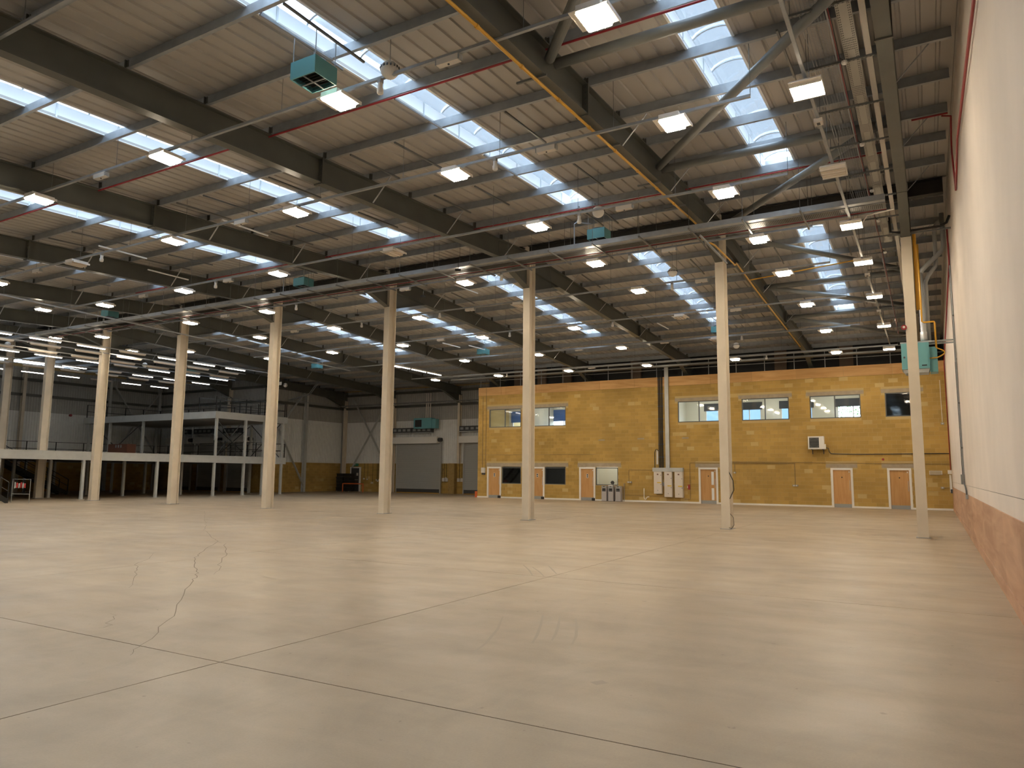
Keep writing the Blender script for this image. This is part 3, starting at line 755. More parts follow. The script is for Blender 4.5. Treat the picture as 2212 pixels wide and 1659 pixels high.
# ---- battens over the mezzanine
bt_on = MB().box(-.016,.016,-.75,.75,.01,.05).mesh('tube', BATTEN); bt_hd = MB().box(-.05,.05,-.78,.78,.05,.11).mesh('body', LAMPHOUS); bt_off = MB().box(-.03,.03,-.75,.75,0,.05).mesh('tube', UNLITM)
def batten(x, y, z, on):
    t = thing('batten_light', 'slim fluorescent batten light above the mezzanine, %s' % ('glowing white' if on else 'switched off'), 'light', (x,y,z), 'glowing battens over the mezzanine' if on else 'dark battens over the mezzanine')
    put('tube', bt_on if on else bt_off, (0,0,0), t); put('body', bt_hd, (0,0,0), t)
for x, ys_, ye_, on in ((-38.9,17.5,33.5,1),(-40.8,18.5,33,0),(-43.0,19.5,34,0),(-44.3,20.5,35,1),(-47.6,21.5,37,1),(-49.6,22.5,36,0),(-52.8,24,37.5,1)):
    single('batten_trunking', MB().bar((x,ys_-3,8.36),(x,ye_+1,8.36),.05,.05), GALV, 'thin trunking carrying the battens over the mezzanine', 'trunking', (x,ys_-3,8.36), 'batten trunking over the mezzanine')
    y = ys_; i = 0
    while y < ye_:
        batten(x, y, 8.22, bool(on) and i % 4 != 3); y += 2.35; i += 1
single('batten_trunking', MB().bar((-28.4,34.6,8.34),(-28.4,41.7,8.34),.05,.05), GALV, 'thin trunking carrying the glowing line of battens before the far wall', 'trunking', (-28.4,34.6,8.34))
for y in (35.6, 37.3, 39.0): 
    o = thing('batten_light', 'slim fluorescent batten light in the glowing line before the far wall', 'light', (-28.4,y,8.2), 'glowing line of battens before the far wall')
    put('tube', bt_on, (0,0,0), o); put('body', bt_hd, (0,0,0), o)
# single slender battens slung under purlins
for x, y, z in ((-18.6,15.2,9.4),(-24.6,14.9,9.4),(-20.6,17.8,9.5),(-26.2,17.8,9.5),(-17.3,26.0,9.7),(-11.5,35.3,9.2),(-24.3,35.0,9.2),(-23.4,36.4,9.2)):
    single('slim_light_tube', MB().rod((x,y-.9,z),(x,y+.9,z+.02),.028,8), KERB, 'slim white unlit tube slung below the purlins', 'light tube', (x,y-.9,z), 'slim tubes below the purlins')

# ================================================================== ROOF SERVICES
# ---- teal unit heaters hung from the purlins
def heater():
    t = thing('unit_heater', 'teal box unit heater with black louvres hung below the roof', 'heater', (0,0,0), 'teal unit heaters below the roof')
    a, b, h = .30, .27, .32
    part('casing', MB().box(-a,a,-b,-b+.02,0,h).box(-a,a,b-.02,b,0,h).box(-a,-a+.02,-b+.02,b-.02,0,h).box(a-.02,a,-b+.02,b-.02,0,h).box(-a,a,-b,b,h-.01,h+.005), TEAL, t)
    part('grille_backing', MB().box(-a+.02,a-.02,-b+.02,b-.02,.10,.12), BLACK, t)
    for i in range(7):
        y = -b+.06+i*.07; part('louvre', MB().ext([(0,0),(.05,.035),(.05,.041),(0,.006)], (-a+.03,y,.02), (a-.03,y,.02), (0,1,0), (0,0,1)), DGREY, t)
    part('grille_bar', MB().box(-.008,.008,-b+.02,b-.02,.0,.02), GREYM, t); part('grille_bar', MB().box(-a+.02,a-.02,-.008,.008,.0,.02), GREYM, t)
    part('fan_cowl', MB().lathe([(.23,h),(.23,h+.05),(.18,h+.07),(.05,h+.075)], (0,0,0), 18), DGREY, t, smooth=True)
    for x, y in ((-a+.03,-b+.03),(a-.03,-b+.03),(-a+.03,b-.03),(a-.03,b-.03)):
        part('hanging_chain', MB().rod((x,y,h),(x,y,h+.5),.009,5), GALV, t)
    for x in (-a+.03, a-.03): part('hanger_rail', MB().bar((x,-1.0,h+.52),(x,1.0,h+.52),.041,.041), GALVD, t)
    return t
ht = heater(); first = True
for loc in ((-9.25,8.85,8.62),(-8.95,21.1,9.2),(-21.9,20.9,9.2),(-23.9,37.9,9.05),(-34.9,20.7,9.2),(-37.8,37.7,9.05),(-46.9,34.1,8.75),(-9.3,37.6,9.05)):
    if first: ht.location = loc; first = False
    else: dup(ht, loc)
for x, y, z in ((-9.5,20.4,9.32),(-22.5,20.4,9.32),(-35.4,20.4,9.32)):
    single('heater_feed_pipe', MB().tube([(x,y,z-.4),(x,y,z+.30),(x+.04,y+.1,z+.38),(x+.35,y+.5,z+.40)],.022,8), GALV, 'thin bent steel conduit rising from the cable tray to a teal heater', 'conduit', (x,y,z-.4), 'bent conduits beside the heaters')

# ---- white spherical fans on wires
def sphere_fan(loc):
    t = thing('sphere_fan', 'white ball shaped air circulation fan hanging on a wire', 'fan', loc, 'ball fans below the roof'); ORG[t.name] = (0,0,0)
    R_ = .165
    part('shell', MB().lathe([(.002,R_)]+[(R_*math.sin(a), R_*math.cos(a)) for a in [math.pi*i/14 for i in range(1,14)]]+[(.002,-R_)], (0,0,0), 20), WHITE, t, smooth=True)
    for i in range(16):
        a = 2*math.pi*i/16; c, s_ = math.cos(a), math.sin(a)
        part('vent_slot', MB().bar((c*(R_+.001), s_*(R_+.001), .005), (c*(R_-.002), s_*(R_-.002), .048), .035, .012), DGREY, t)
    part('suspension_wire', MB().rod((0,0,R_),(0,0,lin(loc[1])-loc[2]+.005),.005,5), GALVD, t)
    return t
for loc in ((-8.1,9.56,8.9),(-7.63,17.95,8.9),(-8.75,39.2,8.6),(-44.7,29.1,8.6),(-43.6,40.2,8.42),(-7.69,24.8,8.9),(-44.4,20.7,8.6)): sphere_fan(loc)

# ---- slotted channel rails between purlin pairs
def rail(x, y, L_=1.95):
    single('channel_rail', MB().bar((x,y-.05,rtop(y)-.02),(x,y-.05+L_,rtop(y+L_)-.02),.041,.041), GALVD, 'short dark steel channel rail spanning two purlins', 'rail', (x,y,rtop(y)-.02), 'channel rails between purlins')
for x in (-7.76,-10.86,-12.27,-17.9,-19.1,-15.2,-24.6,-21.6,-26.0,-31.5):
    for y in (13.13, 16.7): rail(x, y)
for x in (-2.2,-4.6,-7.7,-12.3,-18.9):
    for y in (27.2, 34.3): rail(x, y)
for y in (9.6, 12.9): rail(-2.0, y)
for y in (7.75, 11.3, 14.85): single('channel_rail', MB().bar((-9.42,y,rtop(y)-.03),(-9.42,y+1.7,rtop(y+1.7)-.03),.041,.041), GALV, 'pale steel channel rail running under the rooflight by the teal heater', 'rail', (-9.42,y,rtop(y)-.03), 'channel rails under the rooflight')

# ---- red and yellow pipes
def pipe(name, pts, r, m, lab, cat, grp=None): return single(name, MB().tube(pts, r, 8), m, lab, cat, pts[0], grp, smooth=True)
def red(x0, x1, y): 
    z = rtop(y)-.03; t = thing('sprinkler_conduit', 'thin red conduit clipped along the underside of a purlin', 'pipe', (x0,y-.05,z), 'red conduits along purlins')
    part('conduit', MB().rod((x0,y-.05,z),(x1,y-.05,z),.022,8), REDP, t)
for y in (11.3, 20.18): red(-32, -.6, y)
red(-32, -6.2, 4.2); red(.0, .72, 18.42)
pipe('red_riser', [(.80,6,7.5),(.80,10.6,7.95),(.80,16.9,8.62),(.80,18.9,8.25)], .024, REDP, 'red conduit sloping down the white wall below the roof', 'pipe')
pipe('red_riser', [(.60,18.42,9.86),(.78,18.5,9.85),(.80,19.5,9.7),(.80,19.6,9.4),(.80,18.95,8.25)], .02, REDP, 'red conduit dropping from the purlin end onto the white wall', 'pipe')
pipe('red_riser', [(.80,26.4,9.6),(.80,26.4,8.5),(.80,43.6,7.6),(.80,44.2,1.9)], .022, REDP, 'red conduit falling in the corner of white wall and block wall', 'pipe')
x = COLX[1]-.045
t = thing('gas_pipe', 'long yellow gas pipe clipped beneath a roof rafter', 'pipe', (x, 5.0, rtop(5)-RD-.05))
part('pipe', MB().tube([(x,YN+.5,rtop(YN)-RD-.07)]+[(x,yy,rtop(yy)-RD-.07) for yy in (8,14,20,21.4)]+[(x,21.6,8.98),(x+.25,22.6,8.95),(x+.27,25.2,8.98),(x+.1,26.2,rtop(26.2)-RD-.07)]+[(x+.06,yy,rtop(yy)-RD-.07) for yy in (30,36,41)], .03, 8), YELP, t, smooth=True)
for y in [7.5+1.45*i for i in range(10)]: part('pipe_joint', MB().rod((x,y,rtop(y)-RD-.07),(x,y+.07,rtop(y)-RD-.07),.04,8), YELP, t)
for y in (11.0, 14.6, 17.4, 19.6): part('pipe_bracket', MB().bar((x-.42,y,rtop(y)-RD-.02),(x+.2,y,rtop(y)-RD-.02),.041,.041), GALVD, t)
part('branch', MB().rod((x+.06,28.4,rtop(28.4)-RD-.07),(-2.0,28.4,rtop(28.4)-RD+.2),.025,8), YELP, t)

# ---- main cable tray along the middle columns
t = thing('cable_tray', 'long cable tray and trunking slung on cross channels along the middle columns', 'cable tray', (-42, 20.6, 8.74))
part('trunking_box', MB().box(-44, -.7, 20.30, 20.50, 8.78, 8.93), GALV, t)
part('tray_floor', MB().box(-44, -.7, 20.56, 20.98, 8.77, 8.78), GALVD, t)
part('tray_side', MB().box(-44, -.7, 20.55, 20.56, 8.77, 8.83), GALV, t); part('tray_side', MB().box(-44, -.7, 20.98, 20.99, 8.77, 8.83), GALV, t)
sl = MB()
for i in range(950):
    xx = -43.5+i*.045
    sl.box(xx, xx+.014, 20.60, 20.94, 8.762, 8.7695)
part('tray_slots', sl, BLACK, t, kind='stuff')
for i, m_ in enumerate((REDP, BLACK, BLACK, GREYM)): part('cable', MB().rod((-44,21.06+i*.03,8.765),(-.7,21.06+i*.03,8.765),.010,6), m_, t)
xx = -43.2
while xx < -1.5:
    part('cross_channel', MB().bar((xx,19.95,8.72),(xx,21.65,8.72),.041,.041), GALVD, t)
    part('drop_rod', MB().rod((xx,20.0,8.72),(xx,20.0,rtop(20)+.1),.007,5), GALVD, t); part('drop_rod', MB().rod((xx,21.6,8.72),(xx,21.6,rtop(21.6)+.1),.007,5), GALVD, t)
    xx += 1.5
single('spare_channel', MB().bar((-5.5,20.45,8.62),(-5.5,23.6,8.62),.05,.05), GALV, 'bright steel channel reaching from the cable tray to a column head', 'rail', (-5.5,20.45,8.62))
# small dark cameras on the trunking line
for x, y, z in ((-13.6,19.9,8.55),(-21.2,23.4,8.45),(-16.4,21.7,8.35)):
    t = thing('roof_camera', 'small dark security camera hanging under the roof trunking', 'camera', (x,y,z), 'small cameras under the trunking')
    part('stem', MB().rod((x,y,z),(x,y,z+.25),.012,6), DGREY, t); part('body', MB().rod((x-.09,y-.03,z),(x+.09,y+.02,z-.02),.045,10), BLACK, t)

# ---- services strip beside the white wall
t = thing('services_gantry', 'services gantry of slotted channels, basket and perforated tray beside the white wall', 'cable tray', (-1.0, 4, 9.28))
ys = [4.5+1.88*i for i in range(20)]
for y in ys:
    z = min(9.28, rtop(y)-.72) if y > 26 else 9.28
    part('slotted_channel', MB().bar((-1.68,y,z),(-.46,y,z),.041,.041), GALVD, t)
    sl = MB()
    for i in range(17): sl.box(-1.64+i*.07, -1.61+i*.07, y-.007, y+.007, z-.0225, z-.0203)
    part('channel_slots', sl, BLACK, t, kind='stuff')
    part('drop_rod', MB().rod((-1.66,y,z),(-1.66,y,lin(y)-.02),.007,5), GALVD, t)
zg = lambda y: 9.32 if y < 26 else min(9.32, rtop(y)-.68)
part('solid_trunking', MB().bar((-.60,4,9.345),(-.60,26,9.345),.10,.10).bar((-.60,26,9.345),(-.60,40,8.75),.10,.10), SKIRTM, t)
part('perforated_tray', MB().box(-.99,-.75,4,26,9.302,9.306), TRAYM, t)
sl = MB()
for i in range(300):
    y = 4.2+i*.072
    for xx in (-.97,-.945,-.80,-.775): sl.box(xx-.006, xx+.006, y, y+.02, 9.298, 9.3018)
    if i % 25 < 6: 
        for xx in (-.92,-.895,-.87,-.845,-.82): sl.box(xx-.006, xx+.006, y, y+.02, 9.298, 9.3018)
part('perforations', sl, BLACK, t, kind='stuff')
bk = MB()
for i in range(400):
    y = 4+i*.055; bk.rod((-1.42,y,9.31),(-1.17,y,9.31),.0025,4)
for xx in (-1.42,-1.37,-1.32,-1.27,-1.22,-1.17): bk.rod((xx,4,9.305),(xx,26,9.305),.003,4)
part('wire_basket', bk, GALV, t, kind='stuff')
for i, (xx, m_) in enumerate(((-1.13,GALV),(-1.10,REDP),(-1.08,BLACK))): part('cable', MB().tube([(xx,4,9.33),(xx,26,9.33),(xx,40,8.7)],.014 if m_ is GALV else .007,6), m_, t)
for i in range(2): part('chain', MB().rod((-1.48-.05*i,4,9.34),(-1.48-.05*i,24,9.34),.006,5), GALV, t)
for y in (8.3, 22.0): part('feed_conduit', MB().tube([(-1.55,y,8.75),(-1.35,y,8.80),(-1.22,y,8.98),(-.55,y,9.05)],.022,8), OFFW, t)
for y in (14.9,27.3,33.5):
    z = 8.79-.19*(y-8.5)/34-.05
    t = thing('isolator_switch', 'small grey switch box on the trunking beside the white wall', 'switch', (-1.6,y,z), 'switch boxes on the side trunking')
    part('case', MB().box(-1.68,-1.52,y-.1,y+.1,z-.05,z+.03), OFFW, t); part('rocker', MB().box(-1.63,-1.57,y-.05,y+.05,z-.06,z-.05), DGREY, t)
for y in (14.0,17.8,20.9,23.5,27.0):
    t = thing('call_point', 'small white detector head clipped to the gantry by the white wall', 'detector', (-1.0,y-.25,9.2), 'detector heads along the gantry')
    part('head', MB().lathe([(.05,0),(.05,-.04),(.03,-.06)], (-1.0,y-.25,9.2), 12), WHITE, t); part('neck', MB().rod((-1.0,y-.25,9.2),(-1.08,y-.22,9.3),.012,6), DGREY, t)

# ---- cabinet heater by the first column with its flues
t = thing('cabinet_heater', 'large teal gas cabinet heater with flues beside the white wall', 'heater', (-.2, 26.5, 5.0))
part('cabinet', MB().box(-.68,.10,26.2,27.0,5.12,5.95), TEAL, t)
part('door_panel', MB().box(-.28,.06,26.185,26.2,5.18,5.9), TEAL, t)
part('side_plenum', MB().box(.10,.32,26.4,27.0,5.02,5.82), TEAL, t)
part('hopper', MB().ext([(-.66,5.12),(.10,5.12),(.05,5.0),(-.58,5.0)], (0,26.25,0), (0,26.95,0), (1,0,0), (0,0,1)), MEZZ, t)
part('maker_plate', MB().box(-.12,.02,26.178,26.186,5.2,5.235), BLACK, t)
part('knob', MB().rod((-.6,26.17,5.5),(-.6,26.2,5.5),.03,8), DGREY, t)
part('flue_collar', MB().lathe([(.10,5.95),(.10,6.35),(.08,6.36),(.08,8.3)], (-.02,26.6,0), 14), ALU, t, smooth=True)
part('flue', MB().tube([(-.02,26.6,8.25),(.05,26.6,8.4),(.62,26.6,8.95),(.68,26.6,9.1),(.68,26.6,10.2)], .07, 10), GREYM, t, smooth=True)
part('flue', MB().tube([(.12,26.75,6.0),(.12,26.75,8.0),(.2,26.75,8.2),(.42,26.75,8.5),(.45,26.75,8.7),(.45,26.75,9.8),(.55,26.75,9.95),(.64,26.7,10.0)], .06, 10), GREYM, t, smooth=True)
part('gas_feed', MB().tube([(-.05,26.35,9.2),(-.05,26.35,6.65),(.0,26.35,6.62),(.28,26.35,6.62),(.3,26.35,6.58),(.3,26.35,5.78)], .028, 8), YELP, t, smooth=True)
part('gas_hose', MB().tube([(.3,26.35,5.78)]+[(.32+.2*math.sin(math.pi*i/10), 26.35, 5.76-.30*i/10) for i in range(11)]+[(.1,26.35,5.45)], .02, 8), YELP, t, smooth=True)
part('support_frame', MB().bar((-.7,26.4,6.0),(.8,26.4,6.0),.05).bar((.8,26.4,6.0),(.8,26.4,5.3),.05).bar((-.7,26.9,6.0),(.8,26.9,6.0),.05), GALV, t)
t = thing('fire_bell', 'round dark red fire bell on the first column', 'alarm', (-.50, YC, 6.0))
part('dome', MB().rod((-.51,YC-.06,6.05),(-.51,YC-.01,6.05),.075,16), REDP, t); part('gong', MB().rod((-.51,YC-.09,6.05),(-.51,YC-.06,6.05),.035,12), OFFW, t)
single('bundled_cables', MB().tube([(-.75,YC-.1,9.4),(-.72,YC-.1,8.95),(-.5,YC-.1,8.9),(.55,YC-.1,8.92),(.72,YC-.1,9.0),(.80,YC-.1,9.2)], .035, 8), BLACK, 'bundle of black cables across the head of the first column', 'cable', (-.75,YC-.1,9.4), smooth=True)
single('cable_support_channel', MB().bar((-.8,YC-.07,8.84),(.82,YC-.07,8.84),.05,.04), GALVD, 'slotted channel under the black cable bundle at the first column', 'rail', (-.8,YC-.07,8.84))
single('column_gas_drop', MB().rod((-.12,YC+.3,8.9),(-.12,YC+.3,6.6),.05,10), YELP, 'yellow gas drop pipe behind the first column', 'pipe', (-.12,YC+.3,6.6))

# ---- fittings on the white wall
t = thing('wall_conduit', 'grey conduit with black cable running down the white wall to a switch box', 'conduit', (.82, 26.6, 1.2))
part('conduit', MB().rod((.82,26.7,9.2),(.82,26.7,1.75),.022,8), GALV, t); part('cable', MB().rod((.815,27.0,9.2),(.815,27.05,1.8),.022,8), BLACK, t)
part('switch_box', MB().box(.74,.845,26.55,26.9,1.50,1.80), GREYM, t)
part('flexible_tail', MB().tube([(.80,26.5,1.55),(.80,25.9,1.50),(.80,25.3,1.44),(.80,24.8,1.34),(.80,24.6,1.22)], .022, 8), DGREY, t, smooth=True)
part('socket', MB().box(.77,.846,24.5,24.75,1.10,1.22), GREYM, t)
for z in (2.6, 4.0, 5.4, 6.8): part('clip', MB().box(.79,.846,26.66,26.74,z,z+.05), GALVD, t)
t = thing('floodlight', 'small grey box at the corner of the white wall above a white duct', 'switch box', (.79,44.1,1.9))
part('case', MB().box(.66,.84,43.9,44.2,1.88,2.08), OFFW, t); part('drop', MB().box(.72,.82,44.1,44.25,.95,1.85), WHITE, t); part('plug', MB().box(.74,.83,43.95,44.1,.9,1.1), DGREY, t)

# ================================================================== OFFICE WALL FITTINGS
def window(n, x0, x1, z0, z1, panes=2, where='upper'):
    w = bpy.data.objects.new('window_%d' % n, None); C.objects.link(w); tag(w, kind='structure')
    f = MB(); t_ = .055; y0, y1 = YW+.02, YW+.09
    f.box(x0,x1,y0,y1,z0,z0+t_).box(x0,x1,y0,y1,z1-t_,z1).box(x0,x0+t_,y0,y1,z0+t_,z1-t_).box(x1-t_,x1,y0,y1,z0+t_,z1-t_)
    xs_ = [x0+t_]
    if panes == 2: f.box((x0+x1)/2-.03,(x0+x1)/2+.03,y0,y1,z0+t_,z1-t_)
    part('window_frame', f, WINF, w)
    for i in range(panes):
        a = x0+t_+(x1-x0-2*t_)*i/panes; b = x0+t_+(x1-x0-2*t_)*(i+1)/panes
        part('pane', MB().box(a, b, YW+.05, YW+.056, z0+t_, z1-t_), GLASS, w)
for i, (a, b) in enumerate(OPEN_UP): window(i+1, a, b, ZU0, ZU1, 1 if i == 5 else 2)
for i, (a, b) in enumerate(OPEN_LO): window(i+7, a, b, ZL0, ZL1, 1)
SIGN = mat('black_print', (0.02,0.02,0.02), 0.6)
def door(n, x0, x1, glazed=False, sign=True, closer=True, handle=True):
    d = bpy.data.objects.new('door_%d' % n, None); C.objects.link(d); tag(d, kind='structure')
    f = MB(); z1 = 2.18; w = .115
    f.box(x0,x0+w,YW-.035,YW+.16,0,z1).box(x1-w,x1,YW-.035,YW+.16,0,z1).box(x0+w,x1-w,YW-.035,YW+.16,z1-w,z1)
    part('door_frame', f, WHITE, d)
    a, b, top = x0+w, x1-w, z1-w
    if glazed:
        g = [(b-.30,b-.14,1.13,1.93),(b-.30,b-.14,.23,.94)]
        lf = MB().box(a,b-.30,YW+.03,YW+.075,.0,top).box(b-.14,b,YW+.03,YW+.075,0,top)
        lf.box(b-.30,b-.14,YW+.03,YW+.075,0,.23).box(b-.30,b-.14,YW+.03,YW+.075,.94,1.13).box(b-.30,b-.14,YW+.03,YW+.075,1.93,top)
        leaf = part('door_leaf', lf, DOORWOOD, d)
        for p, q, r, s_ in g: part('vision_panel', MB().box(p,q,YW+.045,YW+.055,r,s_), KERB, leaf)
    else: leaf = part('door_leaf', MB().box(a,b,YW+.03,YW+.075,.005,top), DOORWOOD, d)
    part('kick_plate', MB().box(a+.01,b-.01,YW+.024,YW+.03,.005,.20), GREYM, leaf)
    if sign:
        c = (a+b)/2
        part('door_sign', MB().box(c-.07,c+.07,YW+.024,YW+.03,1.47,1.73), WHITE, leaf)
        part('sign_roundel', MB().rod((c,YW+.020,1.66),(c,YW+.024,1.66),.055,14), SIGN, leaf); part('sign_mark', MB().box(c-.045,c+.045,YW+.020,YW+.024,1.50,1.58), SIGN, leaf)
    else: part('sign_roundel', MB().rod(((a+b)/2,YW+.024,1.66),((a+b)/2,YW+.03,1.66),.035,12), SIGN, leaf)
    if closer: part('keyhole_plate', MB().box(b-.10,b-.05,YW+.02,YW+.03,1.92,2.0), WHITE, leaf)
    if handle: part('pull_handle', MB().rod((b-.06,YW+.0,.95),(b-.06,YW+.0,1.5),.012,8).rod((b-.06,YW,.97),(b-.06,YW+.03,.97),.01,6).rod((b-.06,YW,1.48),(b-.06,YW+.03,1.48),.01,6), ALU, leaf)
    return d
for i, (a, b) in enumerate(DOORS): door(i+1, a, b, i == 3, i < 3, True, True)
for x in (-26.52,-23.08,-19.34):
    t = thing('door_stop_box', 'small black box on the floor at the foot of a wooden door', 'box', (x, YW-.1, 0), 'black boxes at the door feet')
    part('case', MB().box(x-.09,x+.09,YW-.16,YW-.04,0,.17), BLACK, t); part('hook', MB().rod((x,YW-.1,.17),(x,YW-.1,.23),.012,6), BLACK, t)

# ---- three water coolers
def cooler(x, lab, clutter=False):
    y1 = YW-.06; t = thing('water_cooler', lab, 'water cooler', (x, y1-.2, 0))
    part('body', MB().box(x-.17,x+.17,y1-.36,y1,.02,.96), mat('cooler_grey', (0.42,0.40,0.40), 0.4), t)
    part('top_panel', MB().box(x-.17,x+.17,y1-.37,y1-.36,.86,.98), GREYM, t)
    part('slot', MB().box(x-.06,x+.06,y1-.376,y1-.37,.91,.95), BLACK, t)
    part('recess', MB().box(x-.12,x+.12,y1-.366,y1-.36,.62,.82), DGREY, t)
    for dx in (-.06, 0, .06): part('tap', MB().box(x+dx-.015,x+dx+.015,y1-.40,y1-.366,.74,.82), BLACK, t)
    part('plinth', MB().box(x-.16,x+.16,y1-.34,y1,0,.02), BLACK, t)
cooler(-18.46, 'grey water cooler standing under the lit office window, next to the door'); cooler(-18.0, 'grey water cooler with office clutter on its top, middle of three'); cooler(-17.5, 'grey water cooler at the blockwork end of the three')
t = thing('clutter_tray', 'white tray with a dark round fan head lying on the middle water cooler', 'tray', (-18.0, YW-.3, .97))
part('tray', MB().box(-18.16,-17.84,YW-.44,YW-.08,.97,1.02), WHITE, t); part('fan_head', MB().rod((-17.9,YW-.36,1.17),(-17.9,YW-.30,1.2),.12,16), DGREY, t); part('stem', MB().rod((-17.92,YW-.3,1.02),(-17.9,YW-.32,1.12),.015,6), GREYM, t)
single('drain_post', MB().rod((-17.22,YW-.06,0),(-17.22,YW-.06,1.15),.02,8), GREYM, 'thin grey pipe standing beside the water coolers', 'pipe', (-17.22,YW-.06,0))
single('waste_pipe', MB().tube([(-15.89,YW-.05,.86),(-15.89,YW-.05,.28),(-15.86,YW-.05,.2),(-15.80,YW-.05,.17),(-15.75,YW-.05,.2),(-15.72,YW-.05,.28),(-15.68,YW-.05,.32),(-15.56,YW-.05,.33)],.028,10), PVC, 'white plastic waste trap on the block wall', 'pipe', (-15.89,YW-.05,.17), smooth=True)

# ---- distribution boards
CAB = mat('cabinet_cream', (0.66,0.60,0.53), 0.45)
def board_cab(x0, x1, z0, lab):
    y0, y1 = YW-.22, YW-.005; t = thing('distribution_board', lab, 'electrical cabinet', ((x0+x1)/2, y1, z0))
    zm = z0+.30
    part('case', MB().box(x0,x1,y0,y1,z0,1.90), CAB, t)
    part('door_upper', MB().box(x0+.015,x1-.015,y0-.012,y0,zm+.01,1.885), CAB, t); part('door_lower', MB().box(x0+.015,x1-.015,y0-.012,y0,z0+.015,zm-.01), CAB, t)
    c = (x0+x1)/2
    part('window_label', MB().box(c-.05,c-.005,y0-.018,y0-.012,1.70,1.78), SKIN_BROWN, t); part('window_label', MB().box(c+.005,c+.05,y0-.018,y0-.012,1.70,1.78), SKIN_BROWN, t)
    for z in (zm+.28, zm+.85): part('lock', MB().rod((x1-.05,y0-.025,z),(x1-.05,y0-.012,z),.022,8), BLACK, t)
    part('lock', MB().rod((c,y0-.025,zm-.09),(c,y0-.012,zm-.09),.02,8), BLACK, t)
    part('warning_label', MB().box(c-.04,x1-.03,y0-.018,y0-.012,zm+.36,zm+.42), YELLOW, t)
board_cab(-15.18,-14.67,.54,'cream distribution board, the shorter one beside the black cable riser'); board_cab(-14.51,-14.02,.35,'cream distribution board hanging in the middle under the grey duct'); board_cab(-13.85,-13.34,.33,'cream distribution board nearest the red call point')
t = thing('busbar_duct', 'grey steel duct over the boards with a riser up the block wall', 'duct', (-14.3, YW-.1, 1.93))
part('header', MB().box(-15.25,-13.32,YW-.24,YW-.005,1.91,2.15), MEZZ, t); part('riser', MB().box(-14.42,-14.18,YW-.16,YW-.04,2.15,8.6), MEZZ, t)
t = thing('cable_riser', 'bundle of black cables climbing the block wall into the boards', 'cable', (-14.7, YW-.1, 2.15))
for i, x in enumerate((-14.86,-14.80,-14.74,-14.66,-14.60)): part('cable', MB().tube([(x,YW-.08,2.15),(x+.02*math.sin(i),YW-.08,4.0),(x,YW-.08,6.5),(x,YW-.08,8.6)],.022,6), BLACK, t)
for z in (2.8,3.6,4.4,5.2,6.0,6.8,7.7): part('ladder_rung', MB().box(-14.93,-14.55,YW-.05,YW-.035,z,z+.04), GALV, t)
part('cable_loop', MB().tube([(-15.14,YW-.1,2.15),(-15.14,YW-.1,3.1),(-15.08,YW-.1,3.28),(-14.98,YW-.1,3.3),(-14.9,YW-.08,3.2)],.022,6), BLACK, t)
t = thing('isolator_plate', 'pale back plate with terminals on the wall over the boards', 'plate', (-14.95, YW-.02, 2.36)); part('plate', MB().box(-15.06,-14.94,YW-.03,YW-.005,2.36,3.25), OFFW, t)
single('small_isolator', MB().box(-14.66,-14.53,YW-.1,YW-.005,1.02,1.25), GREYM, 'small grey isolator between two cream boards', 'switch box', (-14.6,YW-.05,1.02))
t = thing('call_point_box', 'red fire call point on the block wall by the glazed door', 'alarm', (-13.0,YW-.03,.83)); part('case', MB().box(-13.07,-12.94,YW-.07,YW-.005,.83,1.13), REDP, t); part('face', MB().box(-13.12,-13.07,YW-.06,YW-.005,.92,1.05), OFFW, t)
# conduits and sockets
COND = mat('weathered_conduit', (0.24,0.175,0.09), 0.6)
def wall_conduit(pts, lab, r=.014, m=COND): single('surface_conduit', MB().tube([(x,YW-.02,z) for x,z in pts], r, 6), m, lab, 'conduit', (pts[0][0],YW-.02,pts[0][1]))
wall_conduit([(-16.9,1.3),(-16.9,1.98),(-16.88,2.0),(-15.25,2.0)], 'thin conduit from a double socket up to the grey duct on the block wall')
wall_conduit([(-13.3,.25),(-12.95,.25),(-12.94,2.4),(-12.9,2.46),(-6.86,2.42)], 'long thin conduit over the glazed door along the block wall')
wall_conduit([(-6.86,2.44),(-6.86,1.22)], 'conduit dropping to a double socket by the first plain door'); wall_conduit([(-10.24,2.42),(-10.24,1.95)], 'short conduit dropping behind a column to a small switch')
wall_conduit([(-11.0,2.52),(.75,2.40)], 'long conduit crossing the block wall above the two plain doors', .012); wall_conduit([(-28.0,2.1),(-28.0,7.2)], 'conduit climbing the free end of the block wall', .018); wall_conduit([(-27.72,2.1),(-27.72,8.5)], 'second conduit climbing near the free end of the block wall', .018)
wall_conduit([(-17.2,.42),(-13.3,.36)], 'low old conduit under the electrical boards', .01); wall_conduit([(.56,6.83),(.57,4.6)], 'white conduit down to an upper switch by the white wall', .016, PVC)
wall_conduit([(.46,1.17),(.8,1.17)], 'short conduit from a socket to the white wall corner', .012)
wall_conduit([(-28.3,3.02),(-19.2,3.02)], 'faint level conduit under the upper windows near the free end', .008)
def socket(x, z, lab, n=2):
    t = thing('socket_outlet', lab, 'socket', (x,YW-.02,z)); part('box', MB().box(x-.075*n,x+.075*n,YW-.06,YW-.005,z-.05,z+.05), GREYM, t)
    for i in range(n): part('socket_face', MB().rod((x+(i-(n-1)/2)*.13,YW-.075,z),(x+(i-(n-1)/2)*.13,YW-.06,z),.04,10), OFFW, t)
socket(-16.86,1.23,'double metal socket on the wall beside the water coolers'); socket(-6.86,1.17,'double metal socket beside the first plain wooden door'); socket(-10.24,1.88,'single white switch on the block wall behind a column',1); socket(.39,1.17,'single socket close to the white wall',1)
socket(.57,4.52,'white switch at the end of the hanging white conduit',1)
